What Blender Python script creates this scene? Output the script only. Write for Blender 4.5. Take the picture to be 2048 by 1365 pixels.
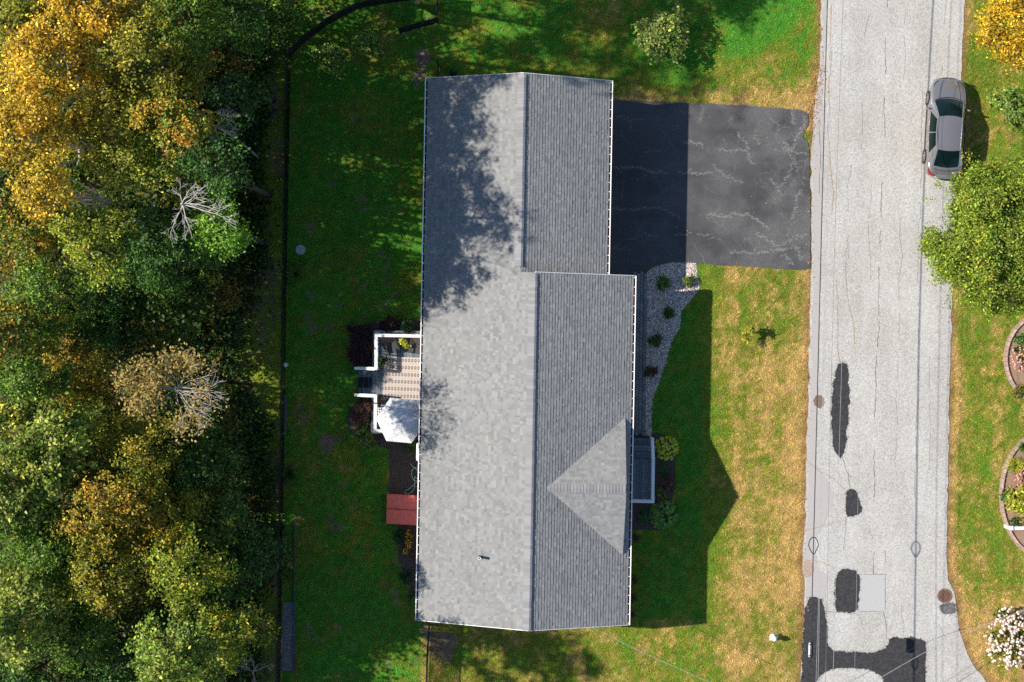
import bpy, bmesh, math, random
import numpy as np
from mathutils import Vector, Matrix
from mathutils.geometry import tessellate_polygon

for o in list(bpy.data.objects):
    bpy.data.objects.remove(o)
SC = bpy.context.scene
COL = SC.collection

# ---------------------------------------------------------------- camera, sky, sun, exposure
CAM_H = 75.0                 # metres above the ground
PXM = 40.0                   # photograph pixels per metre at ground level
cam_d = bpy.data.cameras.new('camera')
cam_d.sensor_width = 36.0
cam_d.lens = 36.0 * PXM * CAM_H / 2048.0
cam_d.clip_end = 3000
cam = bpy.data.objects.new('camera', cam_d)
COL.objects.link(cam)
cam.location = (0, 0, CAM_H)
SC.camera = cam

SUN_EL = math.radians(39.3)
SUN_AZ = math.radians(8.0)   # the sun stands to the left, slightly towards the top of the picture
to_sun = Vector((-math.cos(SUN_EL) * math.cos(SUN_AZ), math.cos(SUN_EL) * math.sin(SUN_AZ), math.sin(SUN_EL)))
world = bpy.data.worlds.new('World')
SC.world = world
world.use_nodes = True
wn = world.node_tree
sky = wn.nodes.new('ShaderNodeTexSky')
sky.sky_type = 'NISHITA'
sky.sun_disc = False
sky.ozone_density = 2.6
sky.air_density = 1.0
sky.dust_density = 0.3
sky.sun_elevation = SUN_EL
sky.sun_rotation = math.atan2(to_sun.x, to_sun.y)
bgn = wn.nodes['Background']
bgn.inputs['Strength'].default_value = 0.102
wn.links.new(sky.outputs[0], bgn.inputs[0])
sun_d = bpy.data.lights.new('sun', 'SUN')
sun_d.energy = 5.0
sun_d.angle = math.radians(0.53)
sun_d.color = (1.0, 0.93, 0.83)
sun = bpy.data.objects.new('sun', sun_d)
COL.objects.link(sun)
sun.rotation_euler = to_sun.to_track_quat('Z', 'Y').to_euler()
SC.view_settings.view_transform = 'Standard'
SC.view_settings.look = 'None'
SC.view_settings.gamma = 1.0
SC.view_settings.exposure = 0.75
SC.cycles.max_bounces = 5
SC.cycles.diffuse_bounces = 3
SC.cycles.glossy_bounces = 2
SC.cycles.transmission_bounces = 4
SC.cycles.transparent_max_bounces = 4
SC.cycles.use_denoising = False

# ---------------------------------------------------------------- helpers
R = random.Random(7)
NR = np.random.default_rng(11)


def W(px, py, h=0.0):
    """Photograph position of a point that stands h metres above the ground -> place on the site."""
    k = (CAM_H - h) / CAM_H / PXM
    return Vector(((px - 1024.0) * k, (682.5 - py) * k, h))


def tag(o, label=None, cat=None, group=None, kind=None):
    if label: o['label'] = label
    if cat: o['category'] = cat
    if group: o['group'] = group
    if kind: o['kind'] = kind
    return o


def empty(name, loc=(0, 0, 0), rz=0.0, label=None, cat=None, group=None):
    o = bpy.data.objects.new(name, None)
    o.empty_display_size = 0.2
    COL.objects.link(o)
    o.location = loc
    o.rotation_euler = (0, 0, rz)
    return tag(o, label, cat, group)


def link(name, me, m, parent=None, loc=None, rot=None):
    o = bpy.data.objects.new(name, me)
    COL.objects.link(o)
    if m is not None and not me.materials:
        me.materials.append(m)
    if parent is not None:
        o.parent = parent
    if loc is not None: o.location = loc
    if rot is not None: o.rotation_euler = rot
    return o


def copy_tree(o, parent=None):
    c = o.copy()
    COL.objects.link(c)
    c.parent = parent
    for ch in list(o.children):
        copy_tree(ch, c)
    return c


class MB:
    """collects shapes into one mesh"""

    def __init__(self):
        self.v = []; self.f = []; self.smooth = False

    def add(self, vs, fs):
        b = len(self.v)
        self.v += [tuple(p) for p in vs]
        self.f += [tuple(i + b for i in f) for f in fs]

    def box(self, c, s, rz=0.0, taper=0.0):
        cx, cy, cz = c; hx, hy, hz = s[0] / 2, s[1] / 2, s[2] / 2
        ca, sa = math.cos(rz), math.sin(rz)
        vs = []
        for z, k in ((-hz, 1.0), (hz, 1.0 - taper)):
            for x, y in ((-hx, -hy), (hx, -hy), (hx, hy), (-hx, hy)):
                x, y = x * k, y * k
                vs.append((cx + x * ca - y * sa, cy + x * sa + y * ca, cz + z))
        self.add(vs, [(3, 2, 1, 0), (4, 5, 6, 7), (0, 1, 5, 4), (1, 2, 6, 5), (2, 3, 7, 6), (3, 0, 4, 7)])
        return self

    def bar(self, a, b, w, h):
        """rectangular bar from a to b, w across (level), h tall"""
        a, b = Vector(a), Vector(b)
        d = (b - a).normalized()
        up = Vector((0, 0, 1))
        if abs(d.z) > 0.95: up = Vector((0, 1, 0))
        s = d.cross(up).normalized() * (w / 2)
        u = s.cross(d).normalized() * (h / 2)
        vs = [a - s - u, a + s - u, a + s + u, a - s + u, b - s - u, b + s - u, b + s + u, b - s + u]
        self.add(vs, [(0, 1, 2, 3), (7, 6, 5, 4), (0, 4, 5, 1), (1, 5, 6, 2), (2, 6, 7, 3), (3, 7, 4, 0)])
        return self

    def tube(self, pts, rad, n=8, cap=True):
        pts = [Vector(p) for p in pts]
        if not hasattr(rad, '__len__'): rad = [rad] * len(pts)
        vs = []; fs = []
        for i, p in enumerate(pts):
            d = (pts[min(i + 1, len(pts) - 1)] - pts[max(i - 1, 0)])
            d = d.normalized() if d.length > 1e-9 else Vector((0, 0, 1))
            ref = Vector((0, 0, 1)) if abs(d.z) < 0.9 else Vector((1, 0, 0))
            s = d.cross(ref).normalized(); u = s.cross(d).normalized()
            for k in range(n):
                a = 2 * math.pi * k / n
                vs.append(p + (s * math.cos(a) + u * math.sin(a)) * rad[i])
        for i in range(len(pts) - 1):
            for k in range(n):
                k2 = (k + 1) % n
                fs.append((i * n + k, i * n + k2, (i + 1) * n + k2, (i + 1) * n + k))
        if cap:
            fs.append(tuple(range(n))[::-1])
            fs.append(tuple((len(pts) - 1) * n + k for k in range(n)))
        self.add(vs, fs)
        return self

    def lathe(self, prof, c=(0, 0, 0), n=20):
        vs = []; fs = []
        for r, z in prof:
            for k in range(n):
                a = 2 * math.pi * k / n
                vs.append((c[0] + r * math.cos(a), c[1] + r * math.sin(a), c[2] + z))
        m = len(prof)
        for i in range(m - 1):
            for k in range(n):
                k2 = (k + 1) % n
                fs.append((i * n + k, i * n + k2, (i + 1) * n + k2, (i + 1) * n + k))
        fs.append(tuple(range(n))[::-1]); fs.append(tuple((m - 1) * n + k for k in range(n)))
        self.add(vs, fs)
        return self

    def poly(self, pts2, z, thick=0.0):
        """flat polygon (list of (x, y)) at height z, optionally with sides down by thick"""
        n = len(pts2)
        tri = tessellate_polygon([[Vector((p[0], p[1], 0)) for p in pts2]])
        vs = [(p[0], p[1], z) for p in pts2]
        fs = []
        for t in tri:
            a, b, c = (Vector((pts2[i][0], pts2[i][1], 0)) for i in t)
            fs.append(tuple(t) if (b - a).cross(c - a).z > 0 else tuple(t)[::-1])
        if thick > 0:
            area = sum(pts2[i][0] * pts2[(i + 1) % n][1] - pts2[(i + 1) % n][0] * pts2[i][1] for i in range(n))
            vs += [(p[0], p[1], z - thick) for p in pts2]
            for i in range(n):
                j = (i + 1) % n
                fs.append((i, i + n, j + n, j) if area > 0 else (j, j + n, i + n, i))
        self.add(vs, fs)
        return self

    def grid(self, fn, nu, nv):
        """surface from fn(u, v) with u, v in 0..1"""
        vs = [fn(i / nu, j / nv) for j in range(nv + 1) for i in range(nu + 1)]
        fs = [(j * (nu + 1) + i, j * (nu + 1) + i + 1, (j + 1) * (nu + 1) + i + 1, (j + 1) * (nu + 1) + i)
              for j in range(nv) for i in range(nu)]
        self.add(vs, fs)
        return self

    def mesh(self, name):
        me = bpy.data.meshes.new(name)
        me.from_pydata(self.v, [], self.f)
        if self.smooth:
            me.polygons.foreach_set('use_smooth', [True] * len(me.polygons))
        me.update()
        return me

    def build(self, name, m, parent=None, loc=None, rot=None):
        return link(name, self.mesh(name), m, parent, loc, rot)


def bevel(o, w, seg=2):
    md = o.modifiers.new('bevel', 'BEVEL')
    md.width = w; md.segments = seg; md.limit_method = 'ANGLE'
    return o


def np_mesh(name, verts, nper, cols=None, smooth=False):
    """mesh of N separate faces with nper corners each; verts (N*nper, 3); cols (N, 3) one colour per face"""
    n = len(verts) // nper
    me = bpy.data.meshes.new(name)
    me.vertices.add(len(verts))
    me.vertices.foreach_set('co', np.ascontiguousarray(verts, dtype=np.float32).ravel())
    me.loops.add(n * nper)
    me.loops.foreach_set('vertex_index', np.arange(n * nper, dtype=np.int32))
    me.polygons.add(n)
    me.polygons.foreach_set('loop_start', np.arange(0, n * nper, nper, dtype=np.int32))
    me.update(calc_edges=True)
    if cols is not None:
        set_cols(me, np.repeat(cols, nper, axis=0))
    return me


def set_cols(me, c):
    at = me.color_attributes.new('col', 'FLOAT_COLOR', 'POINT')
    full = np.ones((len(c), 4), dtype=np.float32)
    full[:, :3] = c
    at.data.foreach_set('color', full.ravel())


def _hash(ix, iy, seed):
    h = (ix.astype(np.int64) * 374761393 + iy.astype(np.int64) * 668265263 + seed * 1442695041) & 0xFFFFFFFF
    h = ((h ^ (h >> 13)) * 1274126177) & 0xFFFFFFFF
    return ((h ^ (h >> 16)) & 0xFFFF) / 65535.0


def vnoise(x, y, seed=0):
    ix = np.floor(x); iy = np.floor(y)
    fx = x - ix; fy = y - iy
    fx = fx * fx * (3 - 2 * fx); fy = fy * fy * (3 - 2 * fy)
    a = _hash(ix, iy, seed); b = _hash(ix + 1, iy, seed); c = _hash(ix, iy + 1, seed); d = _hash(ix + 1, iy + 1, seed)
    return (a * (1 - fx) + b * fx) * (1 - fy) + (c * (1 - fx) + d * fx) * fy


def fbm(x, y, seed=0, octv=4):
    s = 0; amp = 0.5; tot = 0
    for i in range(octv):
        s = s + amp * vnoise(x * 2 ** i + 17.3 * i, y * 2 ** i - 9.1 * i, seed + i)
        tot += amp; amp *= 0.55
    return s / tot


def sstep(a, b, x):
    t = np.clip((x - a) / (b - a), 0, 1)
    return t * t * (3 - 2 * t)


def inpoly(x, y, poly):
    r = np.zeros(x.shape, dtype=bool)
    n = len(poly)
    for i in range(n):
        x1, y1 = poly[i]; x2, y2 = poly[(i + 1) % n]
        c = ((y1 > y) != (y2 > y)) & (x < (x2 - x1) * (y - y1) / (y2 - y1 + 1e-12) + x1)
        r ^= c
    return r


def ragged(pts, step=0.25, amp=0.05, seed=1, closed=True):
    """subdivide a polyline and roughen it"""
    rr = random.Random(seed)
    out = []
    n = len(pts)
    for i in range(n if closed else n - 1):
        a, b = Vector(pts[i][:2]), Vector(pts[(i + 1) % n][:2])
        k = max(1, int((b - a).length / step))
        nrm = Vector((-(b - a).y, (b - a).x)).normalized() if (b - a).length > 0 else Vector((0, 0))
        for j in range(k):
            p = a.lerp(b, j / k) + nrm * rr.gauss(0, amp)
            out.append((p.x, p.y))
    if not closed: out.append(tuple(pts[-1][:2]))
    return out


def smooth_poly(pts, it=2):
    """Chaikin corner cutting"""
    for _ in range(it):
        q = []
        n = len(pts)
        for i in range(n):
            a, b = pts[i], pts[(i + 1) % n]
            q.append((a[0] * .75 + b[0] * .25, a[1] * .75 + b[1] * .25))
            q.append((a[0] * .25 + b[0] * .75, a[1] * .25 + b[1] * .75))
        pts = q
    return pts


def P2(lst, h=0.0):
    return [tuple(W(x, y, h)[:2]) for x, y in lst]


# ---------------------------------------------------------------- materials
MATS = {}


def mat(name, col, rough=0.8, spec=0.3, var=0.15, scale=6.0, bump=0.0, bscale=40.0, metal=0.0, attr=False, sss=0.0, coat=0.0):
    """Principled material: colour (or the mesh's own colour attribute) broken up by two noises, optional relief"""
    if name in MATS: return MATS[name]
    m = bpy.data.materials.new(name)
    m.use_nodes = True
    nt = m.node_tree; N = nt.nodes; L = nt.links
    b = N['Principled BSDF']
    b.inputs['Roughness'].default_value = rough
    b.inputs['Specular IOR Level'].default_value = spec
    b.inputs['Metallic'].default_value = metal
    if coat: b.inputs['Coat Weight'].default_value = coat
    tc = N.new('ShaderNodeTexCoord')
    if attr:
        src = N.new('ShaderNodeAttribute'); src.attribute_name = 'col'
        base = src.outputs['Color']
    else:
        src = N.new('ShaderNodeRGB'); src.outputs[0].default_value = (*col, 1)
        base = src.outputs[0]
    if var > 0:
        n1 = N.new('ShaderNodeTexNoise'); n1.inputs['Scale'].default_value = scale
        n1.inputs['Detail'].default_value = 6; n1.inputs['Roughness'].default_value = 0.65
        L.new(tc.outputs['Object'], n1.inputs['Vector'])
        mr = N.new('ShaderNodeMapRange')
        mr.inputs['From Min'].default_value = 0.3; mr.inputs['From Max'].default_value = 0.7
        mr.inputs['To Min'].default_value = 1 - var; mr.inputs['To Max'].default_value = 1 + var
        L.new(n1.outputs['Fac'], mr.inputs['Value'])
        vm = N.new('ShaderNodeVectorMath'); vm.operation = 'SCALE'
        L.new(base, vm.inputs[0]); L.new(mr.outputs[0], vm.inputs['Scale'])
        base = vm.outputs[0]
    L.new(base, b.inputs['Base Color'])
    if bump > 0:
        n2 = N.new('ShaderNodeTexNoise'); n2.inputs['Scale'].default_value = bscale; n2.inputs['Detail'].default_value = 4
        L.new(tc.outputs['Object'], n2.inputs['Vector'])
        bp = N.new('ShaderNodeBump'); bp.inputs['Strength'].default_value = bump; bp.inputs['Distance'].default_value = 0.02
        L.new(n2.outputs['Fac'], bp.inputs['Height']); L.new(bp.outputs[0], b.inputs['Normal'])
    MATS[name] = m
    return m


def leaf_mat(name, trans=0.35, rough=0.5, spec=0.25):
    m = bpy.data.materials.new(name); m.use_nodes = True
    nt = m.node_tree; N = nt.nodes; L = nt.links
    b = N['Principled BSDF']; out = N['Material Output']
    b.inputs['Roughness'].default_value = rough; b.inputs['Specular IOR Level'].default_value = spec
    a = N.new('ShaderNodeAttribute'); a.attribute_name = 'col'
    L.new(a.outputs['Color'], b.inputs['Base Color'])
    t = N.new('ShaderNodeBsdfTranslucent')
    g = N.new('ShaderNodeVectorMath'); g.operation = 'MULTIPLY'; g.inputs[1].default_value = (1.25, 1.3, 0.6)
    L.new(a.outputs['Color'], g.inputs[0]); L.new(g.outputs[0], t.inputs['Color'])
    mx = N.new('ShaderNodeMixShader'); mx.inputs[0].default_value = trans
    L.new(b.outputs[0], mx.inputs[1]); L.new(t.outputs[0], mx.inputs[2]); L.new(mx.outputs[0], out.inputs['Surface'])
    return m


class NT:
    """small helper to write node graphs as expressions"""

    def __init__(self, name, rough=0.9, spec=0.3):
        self.m = bpy.data.materials.new(name); self.m.use_nodes = True
        self.t = self.m.node_tree; self.N = self.t.nodes; self.L = self.t.links
        self.b = self.N['Principled BSDF']
        self.b.inputs['Roughness'].default_value = rough; self.b.inputs['Specular IOR Level'].default_value = spec
        tc = self.N.new('ShaderNodeTexCoord'); self.obj = tc.outputs['Object']

    def _in(self, sock, v):
        if isinstance(v, (int, float)): sock.default_value = v
        elif isinstance(v, (tuple, list)): sock.default_value = (*v, 1) if len(v) == 3 and sock.type == 'RGBA' else v
        else: self.L.new(v, sock)

    def math(self, op, a, b=0.0, c=0.0):
        n = self.N.new('ShaderNodeMath'); n.operation = op
        self._in(n.inputs[0], a); self._in(n.inputs[1], b); self._in(n.inputs[2], c)
        return n.outputs[0]

    def noise(self, scale, detail=4, rough=0.6, vec=None, dist=0.0):
        n = self.N.new('ShaderNodeTexNoise'); n.inputs['Scale'].default_value = scale
        n.inputs['Detail'].default_value = detail; n.inputs['Roughness'].default_value = rough; n.inputs['Distortion'].default_value = dist
        self.L.new(vec or self.obj, n.inputs['Vector'])
        return n

    def vor(self, scale, feature='F1', vec=None):
        n = self.N.new('ShaderNodeTexVoronoi'); n.feature = feature; n.inputs['Scale'].default_value = scale
        self.L.new(vec or self.obj, n.inputs['Vector'])
        return n

    def ramp(self, f, a, b, lo=0.0, hi=1.0):
        n = self.N.new('ShaderNodeMapRange'); n.interpolation_type = 'SMOOTHSTEP'
        self._in(n.inputs['Value'], f)
        for k, v in (('From Min', a), ('From Max', b), ('To Min', lo), ('To Max', hi)): n.inputs[k].default_value = v
        return n.outputs[0]

    def mix(self, f, a, b, mode='MIX'):
        n = self.N.new('ShaderNodeMix'); n.data_type = 'RGBA'; n.blend_type = mode
        self._in(n.inputs[0], f); self._in(n.inputs[6], a); self._in(n.inputs[7], b)
        return n.outputs[2]

    def xyz(self, vec=None):
        n = self.N.new('ShaderNodeSeparateXYZ'); self.L.new(vec or self.obj, n.inputs[0])
        return n.outputs

    def scalev(self, s, vec=None):
        n = self.N.new('ShaderNodeVectorMath'); n.operation = 'MULTIPLY'; n.inputs[1].default_value = s
        self.L.new(vec or self.obj, n.inputs[0])
        return n.outputs[0]

    def addv(self, a, b):
        n = self.N.new('ShaderNodeVectorMath'); n.operation = 'ADD'
        self.L.new(a, n.inputs[0]); self.L.new(b, n.inputs[1])
        return n.outputs[0]

    def done(self, col, bump=None, bs=0.3, bd=0.01):
        self._in(self.b.inputs['Base Color'], col)
        if bump is not None:
            n = self.N.new('ShaderNodeBump'); n.inputs['Strength'].default_value = bs; n.inputs['Distance'].default_value = bd
            self.L.new(bump, n.inputs['Height']); self.L.new(n.outputs[0], self.b.inputs['Normal'])
        return self.m


M_LEAF = leaf_mat('leaf', 0.26)
M_GRASS = leaf_mat('grass_blade', 0.30, 0.7, 0.1)
M_WHITE = mat('white_paint', (0.78, 0.78, 0.77), 0.45, 0.4, 0.05, 3)
M_WHITEW = mat('weathered_white', (0.70, 0.70, 0.69), 0.5, 0.4, 0.12, 12)
M_BLACK = mat('black_metal', (0.012, 0.012, 0.014), 0.55, 0.35, 0.2, 10)
M_BARK = mat('bark', (0.070, 0.055, 0.043), 0.95, 0.1, 0.35, 9, 0.4, 30)
M_PALEBARK = mat('pale_bark', (0.42, 0.38, 0.33), 0.9, 0.1, 0.25, 9)
M_GREYWOOD = mat('grey_wood', (0.30, 0.27, 0.25), 0.95, 0.1, 0.3, 9)
M_ATTR = mat('tinted', (1, 1, 1), 0.9, 0.2, 0.10, 30, attr=True)

# ---------------------------------------------------------------- outlines on the ground (photograph pixels)
ROAD_L = [(1650, -900), (1643, 0), (1641, 110), (1636, 160), (1627, 225), (1622, 330), (1623, 540), (1619, 640), (1617, 800), (1613, 900), (1612, 1000), (1610, 1075), (1606, 1100), (1607, 1140), (1609, 1180), (1606, 1280), (1601, 1365), (1580, 2400)]
ROAD_R = [(1950, -900), (1929, 0), (1925, 90), (1922, 150), (1916, 260), (1908, 420), (1903, 600), (1898, 800), (1895, 980), (1893, 1080), (1893, 1135), (1897, 1160), (1907, 1185), (1914, 1220), (1918, 1260), (1932, 1300), (1952, 1335), (1975, 1368), (2020, 1420), (2300, 1560), (2300, 2400)]
DRIVE = [(1190, 199), (1280, 202), (1370, 206), (1500, 212), (1605, 221), (1617, 229), (1616, 252), (1608, 262), (1606, 276), (1615, 285), (1618, 300), (1620, 400), (1621, 538), (1600, 541), (1500, 534), (1430, 530), (1390, 526), (1345, 524), (1310, 532), (1290, 543), (1270, 556), (1190, 556)]
WOOD_EDGE = [(620, -900), (612, -100), (590, 0), (550, 70), (512, 150), (506, 350), (512, 520), (500, 600), (470, 660), (470, 700), (505, 770), (520, 900), (528, 1050), (520, 1150), (508, 1250), (518, 1365), (520, 2300)]
WOODS = WOOD_EDGE + [(-3000, 2300), (-3000, -900)]
GRAVEL = [(1294, 545), (1310, 533), (1345, 525), (1391, 524), (1394, 545), (1399, 578), (1379, 604), (1362, 624), (1359, 656), (1345, 681), (1337, 706), (1326, 742), (1317, 767), (1306, 795), (1303, 830), (1303, 872), (1290, 872)]
BED_DECK_A = [(850, 640), (760, 640), (722, 652), (702, 680), (697, 712), (706, 738), (730, 744), (850, 740)]
BED_DECK_B = [(700, 812), (730, 794), (850, 790), (850, 992), (778, 992), (777, 900), (730, 882), (700, 868), (692, 840)]
BED_DECK_C = [(792, 1046), (850, 1046), (850, 1210), (826, 1205), (808, 1150), (795, 1110)]
BED_PORCH = [(1250, 868), (1325, 866), (1352, 885), (1350, 960), (1345, 1010), (1352, 1030), (1330, 1060), (1250, 1062)]


def ell(cx, cy, rx, ry, n=40):
    return [(cx + rx * math.cos(2 * math.pi * i / n), cy + ry * math.sin(2 * math.pi * i / n)) for i in range(n)]


BED_RT = ell(2098, 718, 86, 92)
BED_RB = ell(2092, 990, 89, 125)
FENCE_BED = [(565, 1052), (590, 1052), (589, 1345), (563, 1345)]
ROAD = ROAD_L + ROAD_R[::-1]
HOUSE_RZ = math.radians(-1.05)


def dist_line(X, Y, line):
    """signed-less distance in px to a polyline given mostly along Y: |X - x(Y)|, sign + to the right"""
    ys = np.array([p[1] for p in line], float); xs = np.array([p[0] for p in line], float)
    return X - np.interp(Y, ys, xs)


def lawn(X, Y):
    """albedo of the lawn / soil at ground pixel X, Y, and grass density"""
    n1 = fbm(X / 55, Y / 55, 3, 4); n2 = fbm(X / 16, Y / 20, 9, 3); n3 = fbm(X / 130, Y / 130, 21, 3)
    nf = fbm(X / 5.0, Y / 5.0, 33, 2)
    dR = -dist_line(X, Y, ROAD_L)      # px left of the road
    dE = dist_line(X, Y, ROAD_R)       # px right of the road
    dry = np.full(X.shape, 0.12)
    back = X < 860
    front = (X > 1150) & (dR > -60) & (Y > 500)
    dry = np.where(front, 0.02 + 0.65 * sstep(1400, 1470, X) + 0.12 * sstep(1000, 1250, Y), dry)  # greener up to the house shadow's edge: its shade is put into the grass colour
    dry = np.where(front & (Y > 1040), dry - 0.10 * sstep(1480, 1560, X) * sstep(1150, 1250, Y), dry)
    top = (X > 860) & (dR > -60) & (Y < 260)
    dry = np.where(top, 0.16 + 0.20 * sstep(60, 150, Y) + 0.45 * sstep(150, 203, Y) * sstep(1150, 1230, X), dry)
    bot = (X > 840) & (X < 1640) & (Y > 1240)
    dry = np.where(bot, np.maximum(dry, 0.55 - 0.1 * sstep(1290, 1365, Y)), dry)
    dry = np.where((dR > 0) & (dR < 60) & (X > 1200), dry + 0.30 * (1 - dR / 60), dry)
    right = dE > -20
    dry = np.where(right, 0.40 + 0.42 * sstep(45, 5, dE) + 0.45 * sstep(1150, 1260, Y), dry)
    streak = fbm(X / 14, Y / 160, 44, 3)
    dry = dry + (n1 - 0.5) * np.where(front | right, 0.65, 1.0) + (n2 - 0.5) * 0.65 + (fbm(X / 6, Y / 6, 71, 2) - 0.5) * 0.9 + (n3 - 0.5) * 0.5 + np.where(front, (streak - 0.5) * 0.5, 0) + np.where(right, (streak - 0.5) * 0.9, 0)
    dry = np.where(right | (front & (X > 1400)), np.maximum(dry, 0.28 + 0.35 * (n2 - 0.5)), dry)  # front lawn keeps this tan floor only past the house shadow's edge
    dry = np.clip(dry, 0, 1)
    lush = np.stack([0.062 + 0.045 * n2, 0.225 + 0.080 * n2, 0.022 + 0.010 * n2], -1)
    mid = np.stack([0.175 + 0.05 * n3, 0.205 + 0.04 * n3, 0.024 + 0 * n3], -1)
    tan = np.stack([0.46 + 0.08 * n2, 0.305 + 0.06 * n2, 0.108 + 0.03 * n2], -1)
    d = dry[..., None]
    c = np.where(d < 0.45, lush + (mid - lush) * (d / 0.45), mid + (tan - mid) * ((d - 0.45) / 0.55))
    # worn soil spots in the back yard and along the woodland strip
    soil = np.array([0.27, 0.19, 0.13])
    bare = sstep(0.70, 0.82, fbm(X / 22, Y / 22, 61, 3)) * (X < 860) * 0.85
    for cx, cy, rx, ry in ((652, 890, 16, 26), (846, 115, 16, 18), (836, 150, 12, 14), (420, 650, 60, 40), (880, 1285, 40, 40)):
        q = np.hypot((X - cx) / rx, (Y - cy) / ry) + (n2 - 0.5) * 1.4
        bare = np.maximum(bare, sstep(1.1, 0.6, q))
    strip = (dist_line(X, Y, WOOD_EDGE) > -10) & (X < 566 + 0 * Y)
    bare = np.where(strip, np.maximum(bare, 0.75 * sstep(0.48, 0.62, n1 * 0.5 + streak * 0.5)), bare)
    moss = np.array([0.36, 0.37, 0.045])
    c = np.where(strip[..., None], c * 0.4 + moss * 0.6, c)
    edge = sstep(16, 3, np.abs(dR) + (n2 - 0.5) * 14) * (X > 1550)
    edge = np.maximum(edge, sstep(14, 3, np.abs(dE) + (n2 - 0.5) * 14) * (X > 1850))
    rust = np.array([0.30, 0.17, 0.075])
    c = c + (rust - c) * (0.75 * edge)[..., None]
    c = c + (soil - c) * bare[..., None]
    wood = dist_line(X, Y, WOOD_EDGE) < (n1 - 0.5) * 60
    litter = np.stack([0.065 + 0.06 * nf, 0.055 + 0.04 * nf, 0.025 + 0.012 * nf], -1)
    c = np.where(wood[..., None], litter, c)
    for poly in (BED_DECK_A, BED_DECK_B, BED_DECK_C, BED_PORCH, BED_RT, BED_RB, FENCE_BED):
        pass
    c = c * (0.62 + 0.76 * nf)[..., None]
    dens = np.where(wood, 0.0, 1.0) * (1 - 0.75 * bare) * (1 - 0.4 * edge)
    return c, dens


# ================================================================ GROUND
def build_ground():
    dx = np.concatenate([[-900, -400, -200, -100, -60, -40, -34], np.arange(-30, 30.01, 0.2), [34, 40, 60, 100, 200, 400, 900]])
    dy = np.concatenate([[-900, -400, -200, -100, -60, -40, -26], np.arange(-20, 20.01, 0.2), [26, 40, 60, 100, 200, 400, 900]])
    gx, gy = np.meshgrid(dx, dy)
    X = 1024 + gx * PXM; Y = 682.5 - gy * PXM
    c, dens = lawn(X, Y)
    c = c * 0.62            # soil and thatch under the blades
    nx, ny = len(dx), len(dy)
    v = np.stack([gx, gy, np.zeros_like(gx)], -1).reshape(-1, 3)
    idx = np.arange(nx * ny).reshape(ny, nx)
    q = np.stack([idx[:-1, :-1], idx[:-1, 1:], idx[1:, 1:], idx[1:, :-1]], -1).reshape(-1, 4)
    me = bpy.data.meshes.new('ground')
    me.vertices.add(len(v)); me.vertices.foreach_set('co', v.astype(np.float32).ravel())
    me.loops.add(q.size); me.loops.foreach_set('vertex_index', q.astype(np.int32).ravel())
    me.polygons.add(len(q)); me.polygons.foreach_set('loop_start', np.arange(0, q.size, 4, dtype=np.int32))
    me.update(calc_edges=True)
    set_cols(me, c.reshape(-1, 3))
    m = mat('soil_and_thatch', (1, 1, 1), 0.95, 0.1, 0.45, 14, 0.6, 25, attr=True)
    g = link('ground', me, m)
    tag(g, 'grassy ground of the plot with bare soil patches', 'ground', kind='structure')


build_ground()

# ---- beds of mulch
M_MULCH = mat('dark_mulch', (0.080, 0.062, 0.054), 0.95, 0.1, 0.6, 28, 0.9, 40)
M_TANMULCH = mat('tan_mulch', (0.26, 0.17, 0.115), 0.95, 0.1, 0.45, 24, 0.9, 40)


def sheet(name, pts, z, m, label, cat, kind='structure', seed=3, amp=0.04, step=0.2):
    mb = MB(); mb.poly(ragged(P2(pts), step, amp, seed), z)
    return tag(mb.build(name, m), label, cat, kind=kind)


sheet('mulch_bed', BED_DECK_A, 0.008, M_MULCH, 'dark mulch bed around the upper corner of the rear deck', 'bed', seed=1)
sheet('mulch_bed', BED_DECK_B, 0.009, M_MULCH, 'dark mulch bed between the rear deck and the red cellar door', 'bed', seed=2)
sheet('mulch_bed', BED_DECK_C, 0.010, M_MULCH, 'narrow mulch bed below the red cellar door', 'bed', seed=3)
sheet('mulch_bed', BED_PORCH, 0.008, M_MULCH, 'mulch bed around the front porch', 'bed', seed=4)
sheet('mulch_bed', BED_RT, 0.008, M_TANMULCH, 'tan mulch of the upper flower bed across the road', 'bed', seed=5, amp=0.01)
sheet('mulch_bed', BED_RB, 0.008, M_TANMULCH, 'tan mulch of the lower flower bed across the road', 'bed', seed=6, amp=0.01)
M_FGRAVEL = mat('grey_grit', (0.20, 0.185, 0.17), 0.95, 0.2, 0.4, 40, 0.8, 60)
sheet('gravel_strip', [(566, 1205), (588, 1205), (587, 1342), (564, 1342)], 0.010, M_FGRAVEL, 'grey gravel strip along the black fence', 'gravel', seed=7)


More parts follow.
